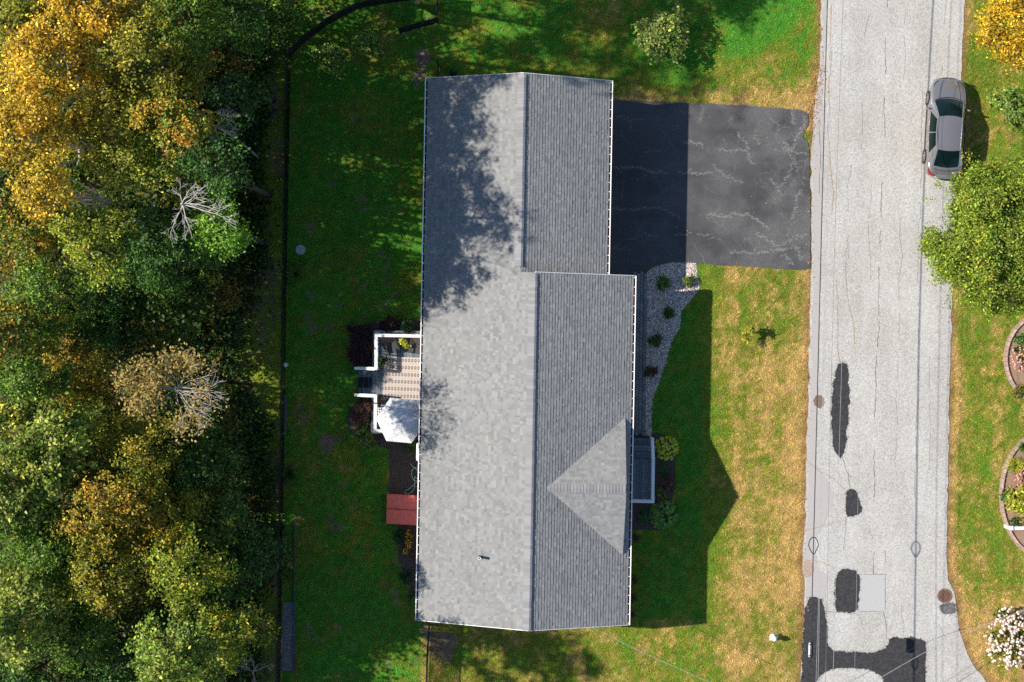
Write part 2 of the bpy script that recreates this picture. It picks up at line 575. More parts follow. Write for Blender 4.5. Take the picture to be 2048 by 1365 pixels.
# ---- road
def road_material():
    n = NT('old_asphalt', 0.92, 0.25)
    ag = n.vor(34.0); ag2 = n.vor(75.0)
    gr = n.noise(17.0, 5, 0.8)
    f = n.math('ADD', n.ramp(ag.outputs['Color'], 0.1, 0.9, -0.16, 0.16), n.ramp(gr.outputs['Fac'], 0.3, 0.7, -0.32, 0.32))
    f = n.math('ADD', f, n.ramp(ag2.outputs['Color'], 0.1, 0.9, -0.10, 0.10))
    big = n.noise(1.0, 5, 0.6, n.scalev((0.9, 0.12, 1)))
    f = n.math('ADD', f, n.ramp(big.outputs['Fac'], 0.3, 0.7, -0.07, 0.07))
    v = n.math('ADD', f, 1.0)
    base = n.mix(n.ramp(n.noise(0.35, 3).outputs['Fac'], 0.4, 0.6), (0.346, 0.330, 0.303), (0.372, 0.360, 0.336))
    # finer, greyer gutter lanes along both edges
    cc = n.N.new('ShaderNodeVectorMath'); cc.operation = 'SCALE'
    n.L.new(base, cc.inputs[0]); n.L.new(v, cc.inputs['Scale'])
    return n.done(cc.outputs[0], ag.outputs['Distance'], 0.35, 0.012)


road = None


def build_road():
    global road
    left = ragged(P2(ROAD_L), 0.35, 0.03, 21, False); right = ragged(P2(ROAD_R), 0.35, 0.03, 22, False)
    mb = MB(); mb.poly(left + right[::-1], 0.03, 0.03)
    road = tag(mb.build('road', road_material()), 'pale worn asphalt residential road with cracks and dark patches', 'road', kind='structure')
    # smoother shoulder lane left of the wires
    sh = MB()
    lp = P2([(1655, -300), (1652, 0), (1644, 230), (1641, 540), (1636, 800), (1632, 930), (1668, 985), (1665, 1010), (1630, 1080), (1636, 1140), (1660, 1152), (1650, 1180), (1652, 1230), (1640, 1365), (1630, 1700)])
    lp2 = P2([(1632, 1700), (1590, 1700), (1605, 1365), (1609, 1280), (1612, 1180), (1611, 1140), (1610, 1100), (1614, 1075), (1616, 1000), (1617, 900), (1621, 800), (1623, 640), (1627, 540), (1626, 330), (1631, 225), (1640, 160), (1645, 110), (1647, 0), (1650, -300)])
    sh.poly(ragged(lp, 0.3, 0.02, 5, False) + ragged(lp2, 0.3, 0.03, 6, False), 0.034)
    sh.build('shoulder_strip', mat('smooth_asphalt', (0.335, 0.315, 0.30), 0.9, 0.25, 0.10, 18, 0.2, 60), road)
    # dark repairs
    MP = mat('fresh_asphalt', (0.032, 0.031, 0.033), 0.85, 0.3, 0.5, 7, 0.6, 60)
    patches = [
        [(1678, 726), (1690, 725), (1696, 740), (1698, 800), (1694, 850), (1692, 890), (1684, 916), (1676, 912), (1664, 900), (1663, 840), (1664, 790), (1670, 745)],
        [(1692, 978), (1715, 982), (1716, 1000), (1726, 1022), (1710, 1030), (1692, 1034), (1690, 1005)],
        [(1680, 1139), (1700, 1138), (1714, 1145), (1719, 1152), (1718, 1190), (1714, 1224), (1690, 1226), (1670, 1222), (1668, 1165)],
        [(1612, 1192), (1640, 1194), (1650, 1218), (1653, 1240), (1655, 1260), (1656, 1292), (1670, 1304), (1720, 1305), (1768, 1302), (1778, 1285), (1776, 1277), (1850, 1275), (1851, 1310), (1848, 1400), (1773, 1400), (1766, 1355), (1745, 1342), (1710, 1336), (1670, 1336), (1645, 1346), (1630, 1368), (1600, 1400), (1604, 1290)],
        [(1878, 1207), (1908, 1205), (1914, 1218), (1908, 1226), (1888, 1229), (1880, 1222)],
    ]
    for i, p in enumerate(patches):
        q = ragged(ragged(smooth_poly(P2(p), 1), 0.2, 0.03, 30 + i), 0.05, 0.016, 50 + i)
        mb = MB(); mb.poly(q, 0.040 + 0.0008 * i)
        rg = np.random.default_rng(i); qa = np.array(q); nn = len(qa) * 4
        cc = qa[rg.integers(len(qa), size=nn)] + rg.normal(size=(nn, 2)) * .045
        sz = rg.uniform(.006, .02, nn)[:, None]; c3 = np.column_stack([cc, np.full(nn, .0455)])
        ex = np.array([1.0, 0, 0]) * sz; ey = np.array([0, 1.0, 0]) * sz * .8
        crumb = link('patch_crumbs', np_mesh('patch_crumbs', np.stack([c3 - ex, c3 - ey, c3 + ex, c3 + ey], 1).reshape(-1, 3), 4), MP, road); crumb['kind'] = 'stuff'
        mb.build('asphalt_patch', MP if i < 4 else mat('tar_stain', (0.10, 0.095, 0.09), 0.9, 0.3, 0.6, 9), road)
    # paler square repair
    mb = MB(); mb.poly(P2([(1720, 1149), (1770, 1149), (1770, 1223), (1717, 1223)]), 0.037)
    mb.build('pale_patch', mat('pale_asphalt', (0.352, 0.35, 0.342), 0.92, 0.25, 0.25, 26, 0.3, 60), road)
    # cracks: thin ragged ribbons
    MC = mat('crack_dark', (0.12, 0.108, 0.095), 0.95, 0.1, 0.3, 20)
    MT = mat('crack_grassy', (0.33, 0.23, 0.12), 0.95, 0.1, 0.5, 20)
    MCL = mat('crack_faint', (0.235, 0.22, 0.20), 0.95, 0.1, 0.3, 20)

    def crack(pts, w, m, seed, amp=0.05, z=0.0385):
        rr = random.Random(seed)
        pp = ragged(ragged(P2(pts), 0.9, amp, seed, False), 0.12, amp * .28, seed + 99, False)
        mb = MB(); vs = []; fs = []
        for i, p in enumerate(pp):
            a = Vector(pp[max(0, i - 1)]); b = Vector(pp[min(len(pp) - 1, i + 1)])
            d = (b - a).normalized(); nn = Vector((-d.y, d.x)); ww = w * rr.uniform(0.15, 1.0) * 0.5
            vs += [(p[0] + nn.x * ww, p[1] + nn.y * ww, z), (p[0] - nn.x * ww, p[1] - nn.y * ww, z)]
        for i in range(len(pp) - 1):
            if m is MT or vnoise(np.array([i * .16]), np.array([seed * 3.1]), 4)[0] > .36: fs.append((2 * i, 2 * i + 1, 2 * i + 3, 2 * i + 2))
        mb.add(vs, fs); mb.build('crack', m, road)

    crack([(1775, -60), (1772, 60), (1771, 180), (1769, 300), (1762, 420), (1757, 560), (1752, 700), (1748, 830), (1748, 960), (1745, 1060), (1746, 1150)], 0.035, MC, 1)
    crack([(1733, 30), (1727, 80), (1724, 140), (1723, 200), (1722, 300)], 0.03, MCL, 2)
    crack([(1890, -40), (1888, 60), (1884, 120), (1882, 150)], 0.03, MCL, 3)
    crack([(1845, 160), (1842, 300), (1838, 420), (1836, 600), (1834, 740), (1832, 900), (1829, 1000)], 0.03, MCL, 4)
    crack([(1664, 10), (1662, 70), (1660, 170), (1657, 300), (1665, 390), (1663, 430)], 0.05, MT, 5, 0.04)
    crack([(1695, 470), (1693, 560), (1695, 600), (1706, 660), (1709, 690)], 0.035, MT, 6)
    crack([(1672, 560), (1676, 640), (1675, 700), (1680, 726)], 0.05, MT, 7)
    crack([(1684, 918), (1690, 950), (1700, 975)], 0.035, MC, 8)
    crack([(1612, 918), (1640, 945), (1665, 960), (1690, 980)], 0.05, MT, 9)
    crack([(1607, 1060), (1650, 1050), (1690, 1040), (1692, 1034)], 0.05, MT, 10)
    crack([(1608, 1118), (1640, 1123), (1670, 1138)], 0.045, MT, 11)
    crack([(1748, 1068), (1800, 1072), (1850, 1068), (1880, 1074)], 0.03, MCL, 12)
    crack([(1692, 1034), (1688, 1060), (1686, 1100)], 0.03, MCL, 13)
    crack([(1735, 1060), (1742, 1074), (1747, 1110)], 0.03, MCL, 14)
    crack([(1720, 1149), (1770, 1149), (1770, 1223), (1717, 1223)], 0.03, MC, 15, 0.015)
    crack([(1771, 1100), (1772, 1150)], 0.03, MC, 16)
    crack([(1770, 1223), (1773, 1250), (1772, 1278)], 0.03, MC, 17)
    crack([(1715, 1226), (1722, 1250), (1726, 1275)], 0.025, MCL, 18)
    crack([(1805, 1190), (1806, 1230), (1810, 1250), (1806, 1276)], 0.025, MCL, 19)
    crack([(1656, 1226), (1690, 1225)], 0.03, MC, 20)
    crack([(1740, 360), (1738, 470), (1741, 560)], 0.022, MCL, 21)
    crack([(1800, 420), (1796, 560), (1799, 680), (1792, 800), (1794, 960)], 0.022, MCL, 22)
    crack([(1699, 330), (1695, 420), (1697, 520)], 0.022, MCL, 23)
    crack([(1812, 20), (1808, 110), (1806, 160)], 0.02, MCL, 24)
    crack([(1700, 990), (1745, 975), (1790, 985)], 0.02, MCL, 25)
    crack([(1860, 700), (1856, 820), (1859, 940)], 0.02, MCL, 26)
    crack([(1880, 1250), (1900, 1290), (1915, 1330)], 0.02, MCL, 27)
    crack([(1925, 1352), (1945, 1342)], 0.06, MT, 28)
    crack([(1760, 540), (1790, 548), (1830, 540)], 0.02, MCL, 29)
    crack([(1640, 230), (1637, 400), (1638, 520)], 0.03, MC, 30)
    # crumbled spots at the left edge
    for i, (cx, cy, rx, ry, c) in enumerate(((1638, 803, 10, 14, (0.16, 0.12, 0.09)), (1616, 1138, 12, 17, (0.33, 0.25, 0.20)))):
        mb = MB(); mb.poly(ragged(P2(ell(cx, cy, rx, ry, 14)), 0.06, 0.03, 60 + i), 0.0395)
        mb.build('crumbled_spot', mat('crumble%d' % i, c, 0.95, 0.1, 0.6, 22, 0.9, 40), road)


build_road()


# ---- driveway
def drive_material():
    n = NT('driveway_asphalt', 0.8, 0.35)
    x, y, z = n.xyz()
    warp = n.noise(0.9, 5, 0.65)
    wv = n.N.new('ShaderNodeVectorMath'); wv.operation = 'MULTIPLY_ADD'; wv.inputs[1].default_value = (0.9, 0.9, 0); n.L.new(warp.outputs['Color'], wv.inputs[0]); n.L.new(n.obj, wv.inputs[2])
    v1 = n.vor(0.55, 'DISTANCE_TO_EDGE', wv.outputs[0])
    v2 = n.vor(1.25, 'DISTANCE_TO_EDGE', wv.outputs[0])
    fine = n.noise(11, 6, 0.8)
    right = n.ramp(x, 7.5, 14.5)
    l1 = n.ramp(v1.outputs['Distance'], 0.0, 0.022, 1, 0)
    l2 = n.math('MULTIPLY', n.ramp(v2.outputs['Distance'], 0.0, 0.04, 1, 0), right)
    ln = n.math('MAXIMUM', l1, l2)
    brk = n.ramp(n.noise(0.7, 3).outputs['Fac'], 0.42, 0.60)
    ln = n.math('MULTIPLY', ln, brk)
    wisp = n.ramp(n.noise(1.0, 7, 0.72, n.scalev((0.7, 3.4, 1)), 0.6).outputs['Fac'], 0.60, 0.74)
    wisp = n.math('MULTIPLY', wisp, n.ramp(n.noise(0.5, 2).outputs['Fac'], 0.4, 0.6))
    ln = n.math('MAXIMUM', ln, n.math('MULTIPLY', wisp, 0.8))
    ln = n.math('MULTIPLY', ln, n.ramp(fine.outputs['Fac'], 0.42, 0.64))
    wear = n.math('MULTIPLY', n.ramp(n.noise(0.45, 4).outputs['Fac'], 0.36, 0.62), n.ramp(n.noise(24, 5, 0.8).outputs['Fac'], 0.42, 0.68))
    wear = n.math('MULTIPLY', wear, n.ramp(x, 5.0, 13.0, 0.3, 1.3))
    base = n.mix(n.ramp(n.noise(0.6, 4, 0.6, n.scalev((0.4, 1.3, 1))).outputs['Fac'], 0.35, 0.65), (0.034, 0.034, 0.037), (0.055, 0.054, 0.056))
    base = n.mix(n.ramp(n.noise(40, 4, 0.8).outputs['Fac'], 0.3, 0.7, 0, 0.5), base, (0.055, 0.054, 0.055))
    col = n.mix(n.math('MULTIPLY', wear, 0.9), base, (0.17, 0.165, 0.16))
    col = n.mix(n.math('MULTIPLY', ln, 0.45), col, (0.24, 0.235, 0.225))
    return n.done(col, fine.outputs['Fac'], 0.25, 0.01)


mb = MB(); mb.poly(ragged(P2(DRIVE), 0.15, 0.012, 41), 0.042, 0.042)
drive = tag(mb.build('driveway', drive_material()), 'dark sealed asphalt driveway with pale scuffs in front of the garage', 'driveway', kind='structure')

# pale scuffs along the worn cracks of the driveway: flecks scattered round each line
def scuffs():
    rng = np.random.default_rng(17)
    m = mat('scuff', (0.31, 0.305, 0.295), 0.9, 0.2, 0.3, 30)
    lines = [([(1228, 336), (1279, 336), (1307, 345), (1367, 345), (1430, 348), (1450, 352)], 1.0), ([(1370, 285), (1401, 287), (1408, 298), (1427, 311)], 1.3), ([(1417, 429), (1452, 433), (1474, 427), (1499, 430), (1515, 440), (1537, 457)], 1.4),
             ([(1477, 266), (1493, 288), (1496, 307), (1509, 329)], 1.0), ([(1568, 282), (1590, 329), (1594, 342)], 1.0), ([(1581, 301), (1606, 257), (1609, 235)], 1.1), ([(1584, 222), (1588, 248)], 1.4), ([(1225, 418), (1257, 421), (1304, 414), (1326, 418), (1345, 427), (1360, 440)], .7),
             ([(1515, 468), (1553, 493), (1565, 509), (1584, 528)], 1.2), ([(1461, 506), (1515, 506), (1600, 496)], .7), ([(1427, 330), (1442, 348), (1471, 361), (1530, 372)], .6), ([(1509, 273), (1518, 288), (1534, 301), (1552, 300)], .8), ([(1540, 360), (1570, 390), (1585, 412)], 1.0), ([(1585, 330), (1560, 380), (1545, 420)], .8),
             ([(1600, 380), (1580, 450), (1600, 520)], 1.0), ([(1570, 300), (1615, 310)], .8), ([(1440, 300), (1470, 303), (1500, 300)], .9), ([(1290, 300), (1330, 303)], .4), ([(1350, 470), (1390, 465), (1440, 480)], .5), ([(1550, 510), (1575, 480), (1612, 470)], .8), ([(1260, 480), (1290, 470), (1312, 474)], .5), ([(1236, 232), (1260, 238), (1290, 240)], .35)]
    for ln, k in lines:
        pp = np.array(ragged(P2(ln), 0.10, 0.045, int(ln[0][0]), False))
        n = int(len(pp) * 19 * k)
        i = rng.integers(len(pp), size=n); on = vnoise(i * 0.11, np.full(n, ln[0][1] * 1.0), 5) > 0.3
        i = i[on]; n = len(i)
        c = np.column_stack([pp[i] + rng.normal(size=(n, 2)) * np.array([0.05, 0.028]), np.full(n, 0.0445)])
        sz = rng.uniform(0.006, 0.02, n)[:, None]; a = rng.uniform(0, 6.28, n)
        d = np.column_stack([np.cos(a), np.sin(a) * .6, 0 * a]) * sz; e = np.column_stack([-np.sin(a), np.cos(a), 0 * a]) * sz * .7
        o = link('scuff_mark', np_mesh('scuff_mark', np.stack([c - d, c - e, c + d, c + e], 1).reshape(-1, 3), 4), m, drive); o['kind'] = 'stuff'


scuffs()

# ================================================================ HOUSE
S = 0.40                                   # roof pitch
UL, UR, UG = -4.26, 5.75, 4.47             # eaves: back, front, front of the garage wing
RM, RG = 1.03, 0.34                        # ridges: main part, garage wing
ZL = 3.15
ZRM = ZL + (RM - UL) * S; ZRG = ZL + (RG - UL) * S
ZUR = ZRM - (UR - RM) * S; ZUG = ZRG - (UG - RG) * S
VT, VS, VB = 12.52, 3.22, -13.45           # top end, step, bottom end
GU, GV, GH, GZ = 5.47, -6.83, 3.30, 4.98   # front gable: front plane, centre, half width, peak height

M_SIDING = mat('pale_siding', (0.62, 0.61, 0.58), 0.6, 0.3, 0.05, 4)
M_FASCIA = mat('white_trim', (0.75, 0.74, 0.73), 0.5, 0.4, 0.06, 6)
M_GUTDIRT = mat('gutter_dirt', (0.075, 0.035, 0.028), 0.95, 0.1, 0.5, 12)
M_GUT = mat('gutter_white', (0.82, 0.79, 0.77), 0.4, 0.4, 0.06, 8)
M_SHING = mat('shingle_granules', (1, 1, 1), 0.95, 0.15, 0.16, 90, 0.35, 160, attr=True)
M_DECKROOF = mat('roof_felt', (0.05, 0.05, 0.055), 0.95, 0.1, 0.2, 10)
M_GLASS = mat('window_glass', (0.03, 0.04, 0.05), 0.08, 0.6, 0.0)

house = empty('house', (0, 0, 0), HOUSE_RZ, 'long single-storey house with grey shingle roof and white gutters', 'house')


def gable_z(v):
    return GZ - abs(v - GV) * (GZ - (ZUR + (UR - GU) * S)) / GH


def build_walls():
    t = 0.12
    # main part, butted wing behind it
    def walls(u0, u1, v0, v1, zl, zr, name):
        mb = MB()
        mb.box(((u0 + u1) / 2, v0 + t / 2, 1.5), (u1 - u0, t, 3.0)); mb.box(((u0 + u1) / 2, v1 - t / 2, 1.5), (u1 - u0, t, 3.0))
        mb.box((u0 + t / 2, (v0 + v1) / 2, 1.5), (t, v1 - v0 - 2 * t, 3.0)); mb.box((u1 - t / 2, (v0 + v1) / 2, 1.5), (t, v1 - v0 - 2 * t, 3.0))
        return mb.build(name, M_SIDING, house)
    walls(UL + 0.34, UR - 0.40, VB + 0.25, VS - 0.20, 0, 0, 'wall')
    walls(UL + 0.34, UG - 0.36, VS - 0.199, VT - 0.25, 0, 0, 'wall')
    # gable-end infills
    for v, ru, rz, u1, z1 in ((VB + 0.30, RM, ZRM, UR - 0.4, ZUR), (VT - 0.30, RG, ZRG, UG - 0.36, ZUG)):
        mb = MB(); vs = []
        for dv in (-0.04, 0.04):
            vs += [(UL + 0.34, v + dv, 3.0), (u1, v + dv, 3.0), (u1, v + dv, z1 + 0.05), (ru, v + dv, rz - 0.16), (UL + 0.34, v + dv, ZL + 0.02)]
        mb.add(vs, [(0, 1, 2, 3, 4), (9, 8, 7, 6, 5)]); mb.build('gable_wall', M_SIDING, house)
    # front gable wall
    mb = MB(); zb = ZUR + (UR - GU) * S
    mb.add([(GU - 0.12, GV - GH + 0.2, zb - 0.05), (GU - 0.12, GV + GH - 0.2, zb - 0.05), (GU - 0.12, GV, GZ - 0.14)], [(0, 1, 2)])
    mb.build('gable_wall', M_SIDING, house)
    # garage doors, front windows, back windows
    for v in (10.2, 6.2):
        d = MB().box((UG - 0.35, v, 1.07), (0.06, 2.7, 2.1)).build('garage_door', M_WHITE, house)
        for k in range(3): MB().box((UG - 0.312, v, 0.55 + 0.52 * k), (0.02, 2.6, 0.46)).build('door_panel', M_WHITE, d)
    for v in (1.2, -2.2, -11.6):
        w = MB().box((UR - 0.39, v, 2.0), (0.05, 1.5, 1.2)).build('window', M_WHITE, house)
        MB().box((UR - 0.36, v, 2.0), (0.012, 1.36, 1.06)).build('pane', M_GLASS, w)
    for v in (8.0, 2.8, -5.0, -9.0, -12.0):
        w = MB().box((UL + 0.33, v, 2.0), (0.05, 1.2, 1.1)).build('window', M_WHITE, house)
        MB().box((UL + 0.30, v, 2.0), (0.012, 1.06, 0.96)).build('pane', M_GLASS, w)
    d = MB().box((UR - 0.39, GV + 0.4, 1.85), (0.05, 0.95, 2.1)).build('front_door', mat('door_paint', (0.09, 0.02, 0.02), 0.4, 0.4, 0.05), house)
    MB().lathe([(0.03, 0), (0.03, 0.03)], (UR - 0.34, GV + 0.75, 1.8), 8).build('handle', M_BLACK, d)
    d = MB().box((UL + 0.33, -2.0, 1.85), (0.05, 1.6, 2.1)).build('patio_door', M_WHITE, house)
    MB().box((UL + 0.30, -2.0, 1.85), (0.012, 1.4, 1.9)).build('pane', M_GLASS, d)


build_walls()


def build_roof():
    t = 0.10
    mb = MB()

    def slab(a, b, c, d):
        lo = [(p[0], p[1], p[2] - t) for p in (a, b, c, d)]
        mb.add([a, b, c, d] + lo, [(0, 1, 2, 3), (7, 6, 5, 4), (0, 4, 5, 1), (1, 5, 6, 2), (2, 6, 7, 3), (3, 7, 4, 0)])
    e = 0.03
    slab((UL, VB, ZL - e), (RM, VB, ZRM - e), (RM, VS, ZRM - e), (UL, VS, ZL - e))
    slab((UL, VS, ZL - e), (RG, VS, ZRG - e), (RG, VT, ZRG - e), (UL, VT, ZL - e))
    slab((RM, VB, ZRM - e), (UR, VB, ZUR - e), (UR, VS, ZUR - e), (RM, VS, ZRM - e))
    slab((RG, VS, ZRG - e), (UG, VS, ZUG - e), (UG, VT, ZUG - e), (RG, VT, ZRG - e))
    zb = ZUR + (UR - GU) * S
    ui = UR - (GZ - ZUR) / S                     # where the gable ridge meets the main slope
    for s in (-1, 1):
        a = (GU, GV + s * GH, zb - e); b = (GU, GV, GZ - e); c = (ui, GV, GZ - e)
        mb.add([a, b, c], [(0, 1, 2)] if s < 0 else [(0, 2, 1)])
    roof = mb.build('roof', M_DECKROOF, house)
    # rake boards
    for (u0, z0, u1, z1, v, dv) in ((UL, ZL, RM, ZRM, VB, -1), (RM, ZRM, UR, ZUR, VB, -1), (UL, ZL, RG, ZRG, VT, 1), (RG, ZRG, UG, ZUG, VT, 1), (RM, ZRM, UR, ZUR, VS, 1)):
        MB().bar((u0, v + dv * 0.013, z0 - 0.085), (u1, v + dv * 0.013, z1 - 0.085), 0.025, 0.15).build('rake_board', M_FASCIA, house)
    for s in (-1, 1):
        MB().bar((GU - 0.02, GV + s * GH, zb - 0.12), (GU - 0.02, GV, GZ - 0.12), 0.025, 0.13).build('rake_board', M_FASCIA, house)

    # ---- shingle tabs: (corner list on the slope)
    rng = np.random.default_rng(5)
    quads = []; cols = []; wide = []

    def tabcol(light):
        k = rng.random()
        b = 0.215 if k < 0.45 else (0.194 if k < 0.78 else (0.238 if k < 0.92 else 0.176))
        b *= rng.uniform(0.94, 1.06)
        return (b * 1.0, b * 1.01, b * rng.uniform(.96, 1.01))

    def plane(origin, along, up, length, run, skip=None, expo=0.145):
        """courses from the eave (origin) going up; along = unit along the eave, up = unit up the slope"""
        nrm = along.cross(up).normalized()
        if nrm.z < 0: nrm = -nrm
        nc = int(math.ceil(run / expo))
        for c in range(nc):
            s0 = c * expo; s1 = min(run, s0 + expo + 0.02)
            a = -rng.uniform(0, 0.3)
            stripe = rng.uniform(0.97, 1.03)
            while a < length:
                w = rng.choice([0.08, 0.11, 0.14, 0.17, 0.22, 0.30], p=[.16, .26, .24, .18, .11, .05]) * rng.uniform(0.9, 1.1)
                a0, a1 = max(a, 0), min(a + w, length)
                a += w
                if a1 - a0 < 0.01: continue
                th = 0.012 if rng.random() < 0.55 else 0.019
                p = origin + along * (a0 + a1) / 2 + up * (s0 + s1) / 2
                if skip and skip(p): continue
                b0 = origin + along * a0 + up * s0; b1 = origin + along * a1 + up * s0
                t0 = origin + along * a0 + up * s1; t1 = origin + along * a1 + up * s1
                hb = nrm * th; hd = nrm * (-0.012); ht = nrm * (-0.002)
                tri = [b0 + hb, b1 + hb, t1 + ht, t0 + ht, b0 + hd, b1 + hd, t1 + hd, t0 + hd]
                quads.append(tri)
                k = tabcol(1)
                stripe2 = stripe * (0.93 + 0.14 * float(fbm(np.array([p.x * .9]), np.array([p.y * .35]), 5, 3)[0]))
                cols.append((k[0] * stripe2, k[1] * stripe2, k[2] * stripe2))

    f = math.hypot(1, S)
    upL = Vector((1, 0, S)).normalized(); upR = Vector((-1, 0, S)).normalized()
    al = Vector((0, 1, 0))
    plane(Vector((UL, VB, ZL)), al, upL, VS - VB, (RM - UL) * f)
    plane(Vector((UL, VS, ZL)), al, upL, VT - VS, (RG - UL) * f)

    def under_gable(p):
        return p.x < GU and abs(p.y - GV) < GH and gable_z(p.y) > p.z + 0.11
    plane(Vector((UR, VB, ZUR)), al, upR, VS - VB, (UR - RM) * f, under_gable)
    plane(Vector((UG, VS, ZUG)), al, upR, VT - VS, (UG - RG) * f)
    gs = (GZ - zb) / GH; gf = math.hypot(1, gs)
    for s in (-1, 1):
        upg = Vector((0, -s, gs)).normalized()

        def skipg(p, s=s):
            zm = ZUR + (UR - p.x) * S
            return zm > p.z + 0.035
        plane(Vector((ui, GV + s * GH, zb)), Vector((1, 0, 0)), upg, GU - ui, GH * gf, skipg)
    FC = [(0, 1, 2, 3), (0, 4, 5, 1), (0, 3, 7, 4), (1, 5, 6, 2)]
    area = [((q[1] - q[0]).length) for q in quads]
    order = sorted(range(len(quads)), key=lambda i: -area[i])
    big = order[:600:2]
    bigset = set(big)
    # the 300 widest tabs are pieces of their own
    for i in big:
        q = quads[i]
        n = (q[1] - q[0]).cross(q[3] - q[0])
        o = q[0]
        me = MB(); me.add([p - o for p in q], FC if n.z > 0 else [tuple(reversed(x)) for x in FC])
        mesh = me.mesh('shingle'); set_cols(mesh, np.repeat(np.array([cols[i]]), 8, 0))
        link('shingle', mesh, M_SHING, roof, loc=o)
    rest = [i for i in range(len(quads)) if i not in bigset]
    vv = np.array([[tuple(p) for p in quads[i]] for i in rest], dtype=np.float32).reshape(-1, 3)
    ff = []
    for j in range(len(rest)):
        b = 8 * j
        q = quads[rest[j]]
        up = (q[1] - q[0]).cross(q[3] - q[0]).z > 0
        for x in FC: ff.append(tuple(k + b for k in (x if up else x[::-1])))
    me = bpy.data.meshes.new('shingle_courses'); me.from_pydata(vv.tolist(), [], ff); me.update()
    set_cols(me, np.repeat(np.array([cols[i] for i in rest]), 8, 0))
    o = link('shingle_courses', me, M_SHING, roof); o['kind'] = 'stuff'

    # ---- ridge caps, each a bent piece
    def capmesh(sl, sr, wl, wr, tone):
        mb = MB(); L_ = 0.19; h0, h1 = 0.030, 0.012
        vs = []
        for y, hh in ((-0.0, h0), (L_, h1)):
            vs += [(-wl, y, -wl * sl + hh), (0, y, hh), (wr, y, -wr * sr + hh)]
        vs += [(-wl, 0, -wl * sl), (0, 0, 0), (wr, 0, -wr * sr), (-wl, L_, -wl * sl), (wr, L_, -wr * sr)]
        mb.add(vs, [(0, 1, 4, 3), (1, 2, 5, 4), (0, 6, 7, 1), (1, 7, 8, 2), (0, 3, 9, 6), (2, 8, 10, 5)])
        me = mb.mesh('ridge_cap'); c = 0.205 * tone; set_cols(me, np.repeat(np.array([[c, c, c * 1.03]]), len(vs), 0))
        for p in me.polygons:
            if p.normal.z < 0 and p.index < 2: p.flip()
        return me
    caps = [capmesh(S, S, 0.30, 0.10, t) for t in (0.88, 0.96, 1.02, 1.1)]
    gcaps = [capmesh(gs, gs, 0.2, 0.2, t) for t in (0.88, 0.96, 1.02, 1.1)]
    rr = random.Random(3)

    def ridge(u, z, v0, v1):
        v = v0
        while v < v1 - 0.1:
            link('ridge_cap', rr.choice(caps), M_SHING, roof, loc=(u + rr.uniform(-.008, .008), v, z + 0.045), rot=(0, 0, rr.uniform(-.012, .012)))
            v += 0.152
    ridge(RM, ZRM, VB, VS - 0.08); ridge(RG, ZRG, VS + 0.25, VT - 0.08)
    u = ui + 0.02
    while u < GU - 0.1:
        link('ridge_cap', rr.choice(gcaps), M_SHING, roof, loc=(u + 0.17, GV, GZ + 0.012), rot=(0, 0, math.pi / 2 + rr.uniform(-.01, .01)))
        u += 0.152
    # ---- gutters
    def gutter(u, z, v0, v1, side):
        w = 0.125
        g = MB()
        x0 = u + side * 0.012; x1 = u + side * w
        g.bar((x1, v0, z - 0.045), (x1, v1, z - 0.045), 0.018, 0.11)
        g.bar(((x1 - side * 0.016), v0, z + 0.014), ((x1 - side * 0.016), v1, z + 0.014), 0.046, 0.014)
        for v in (v0, v1):
            g.box(((x0 + x1) / 2, v + (0.006 if v == v0 else -0.006), z - 0.045), (w, 0.012, 0.11))
        gt = g.build('gutter', M_GUT, house)
        MB().bar(((x0 + x1) / 2, v0 + 0.014, z - 0.085), ((x0 + x1) / 2, v1 - 0.014, z - 0.085), w - 0.025, 0.02).build('gutter_trough', M_GUTDIRT, gt)
        n = int((v1 - v0) / 0.44)
        hm = MB().box((0, 0, 0), (w - 0.03, 0.028, 0.012)).mesh('gutter_hanger')
        for i in range(n + 1):
            vv = v0 + 0.09 + (v1 - v0 - 0.18) * i / n + rr.uniform(-.03, .03) * (0 < i < n)
            link('gutter_hanger', hm, M_GUT, gt, loc=((x0 + x1) / 2, vv, z + 0.004))
        MB().bar((u - side * 0.02, v0, z - 0.08), (u - side * 0.02, v1, z - 0.08), 0.025, 0.14).build('fascia', M_FASCIA, house)
        return gt
    gutter(UL, ZL, VB, VT, -1)
    gutter(UR, ZUR, VB, VS, 1)
    gutter(UG, ZUG, VS + 0.03, VT, 1)
    # downspouts
    for u, v, z in ((UL + 0.26, VB + 0.35, ZL), (UR - 0.30, VB + 0.35, ZUR), (UL + 0.26, VT - 0.35, ZL)):
        MB().bar((u, v, 0.1), (u, v, z - 0.12), 0.07, 0.05).build('downspout', M_GUT, house)
    # vent pipe with flashing
    p = W(959, 1114, 4.4); uu = p.x * math.cos(-HOUSE_RZ) - p.y * math.sin(-HOUSE_RZ); vv = p.x * math.sin(-HOUSE_RZ) + p.y * math.cos(-HOUSE_RZ)
    zz = ZL + (uu - UL) * S
    vp = MB().lathe([(0.065, -0.1), (0.065, 0.55), (0.048, 0.55), (0.048, 0.1)], (uu, vv, zz), 14).build('vent_pipe', mat('vent_black', (0.03, 0.03, 0.032), 0.6, 0.3, 0.1), house)
    MB().lathe([(0.067, 0.53), (0.068, 0.558), (0.045, 0.558), (0.045, 0.53)], (uu, vv, zz), 14).build('pipe_rim', M_WHITE, vp)
    fl = MB(); k = 0.14
    fl.add([(uu - k, vv - k, zz - k * S + 0.032), (uu + k, vv - k, zz + k * S + 0.032), (uu + k, vv + k, zz + k * S + 0.032), (uu - k, vv + k, zz - k * S + 0.032)], [(0, 1, 2, 3)])
    fl.build('flashing', mat('flashing_grey', (0.16, 0.16, 0.165), 0.7, 0.3, 0.1), vp)


build_roof()


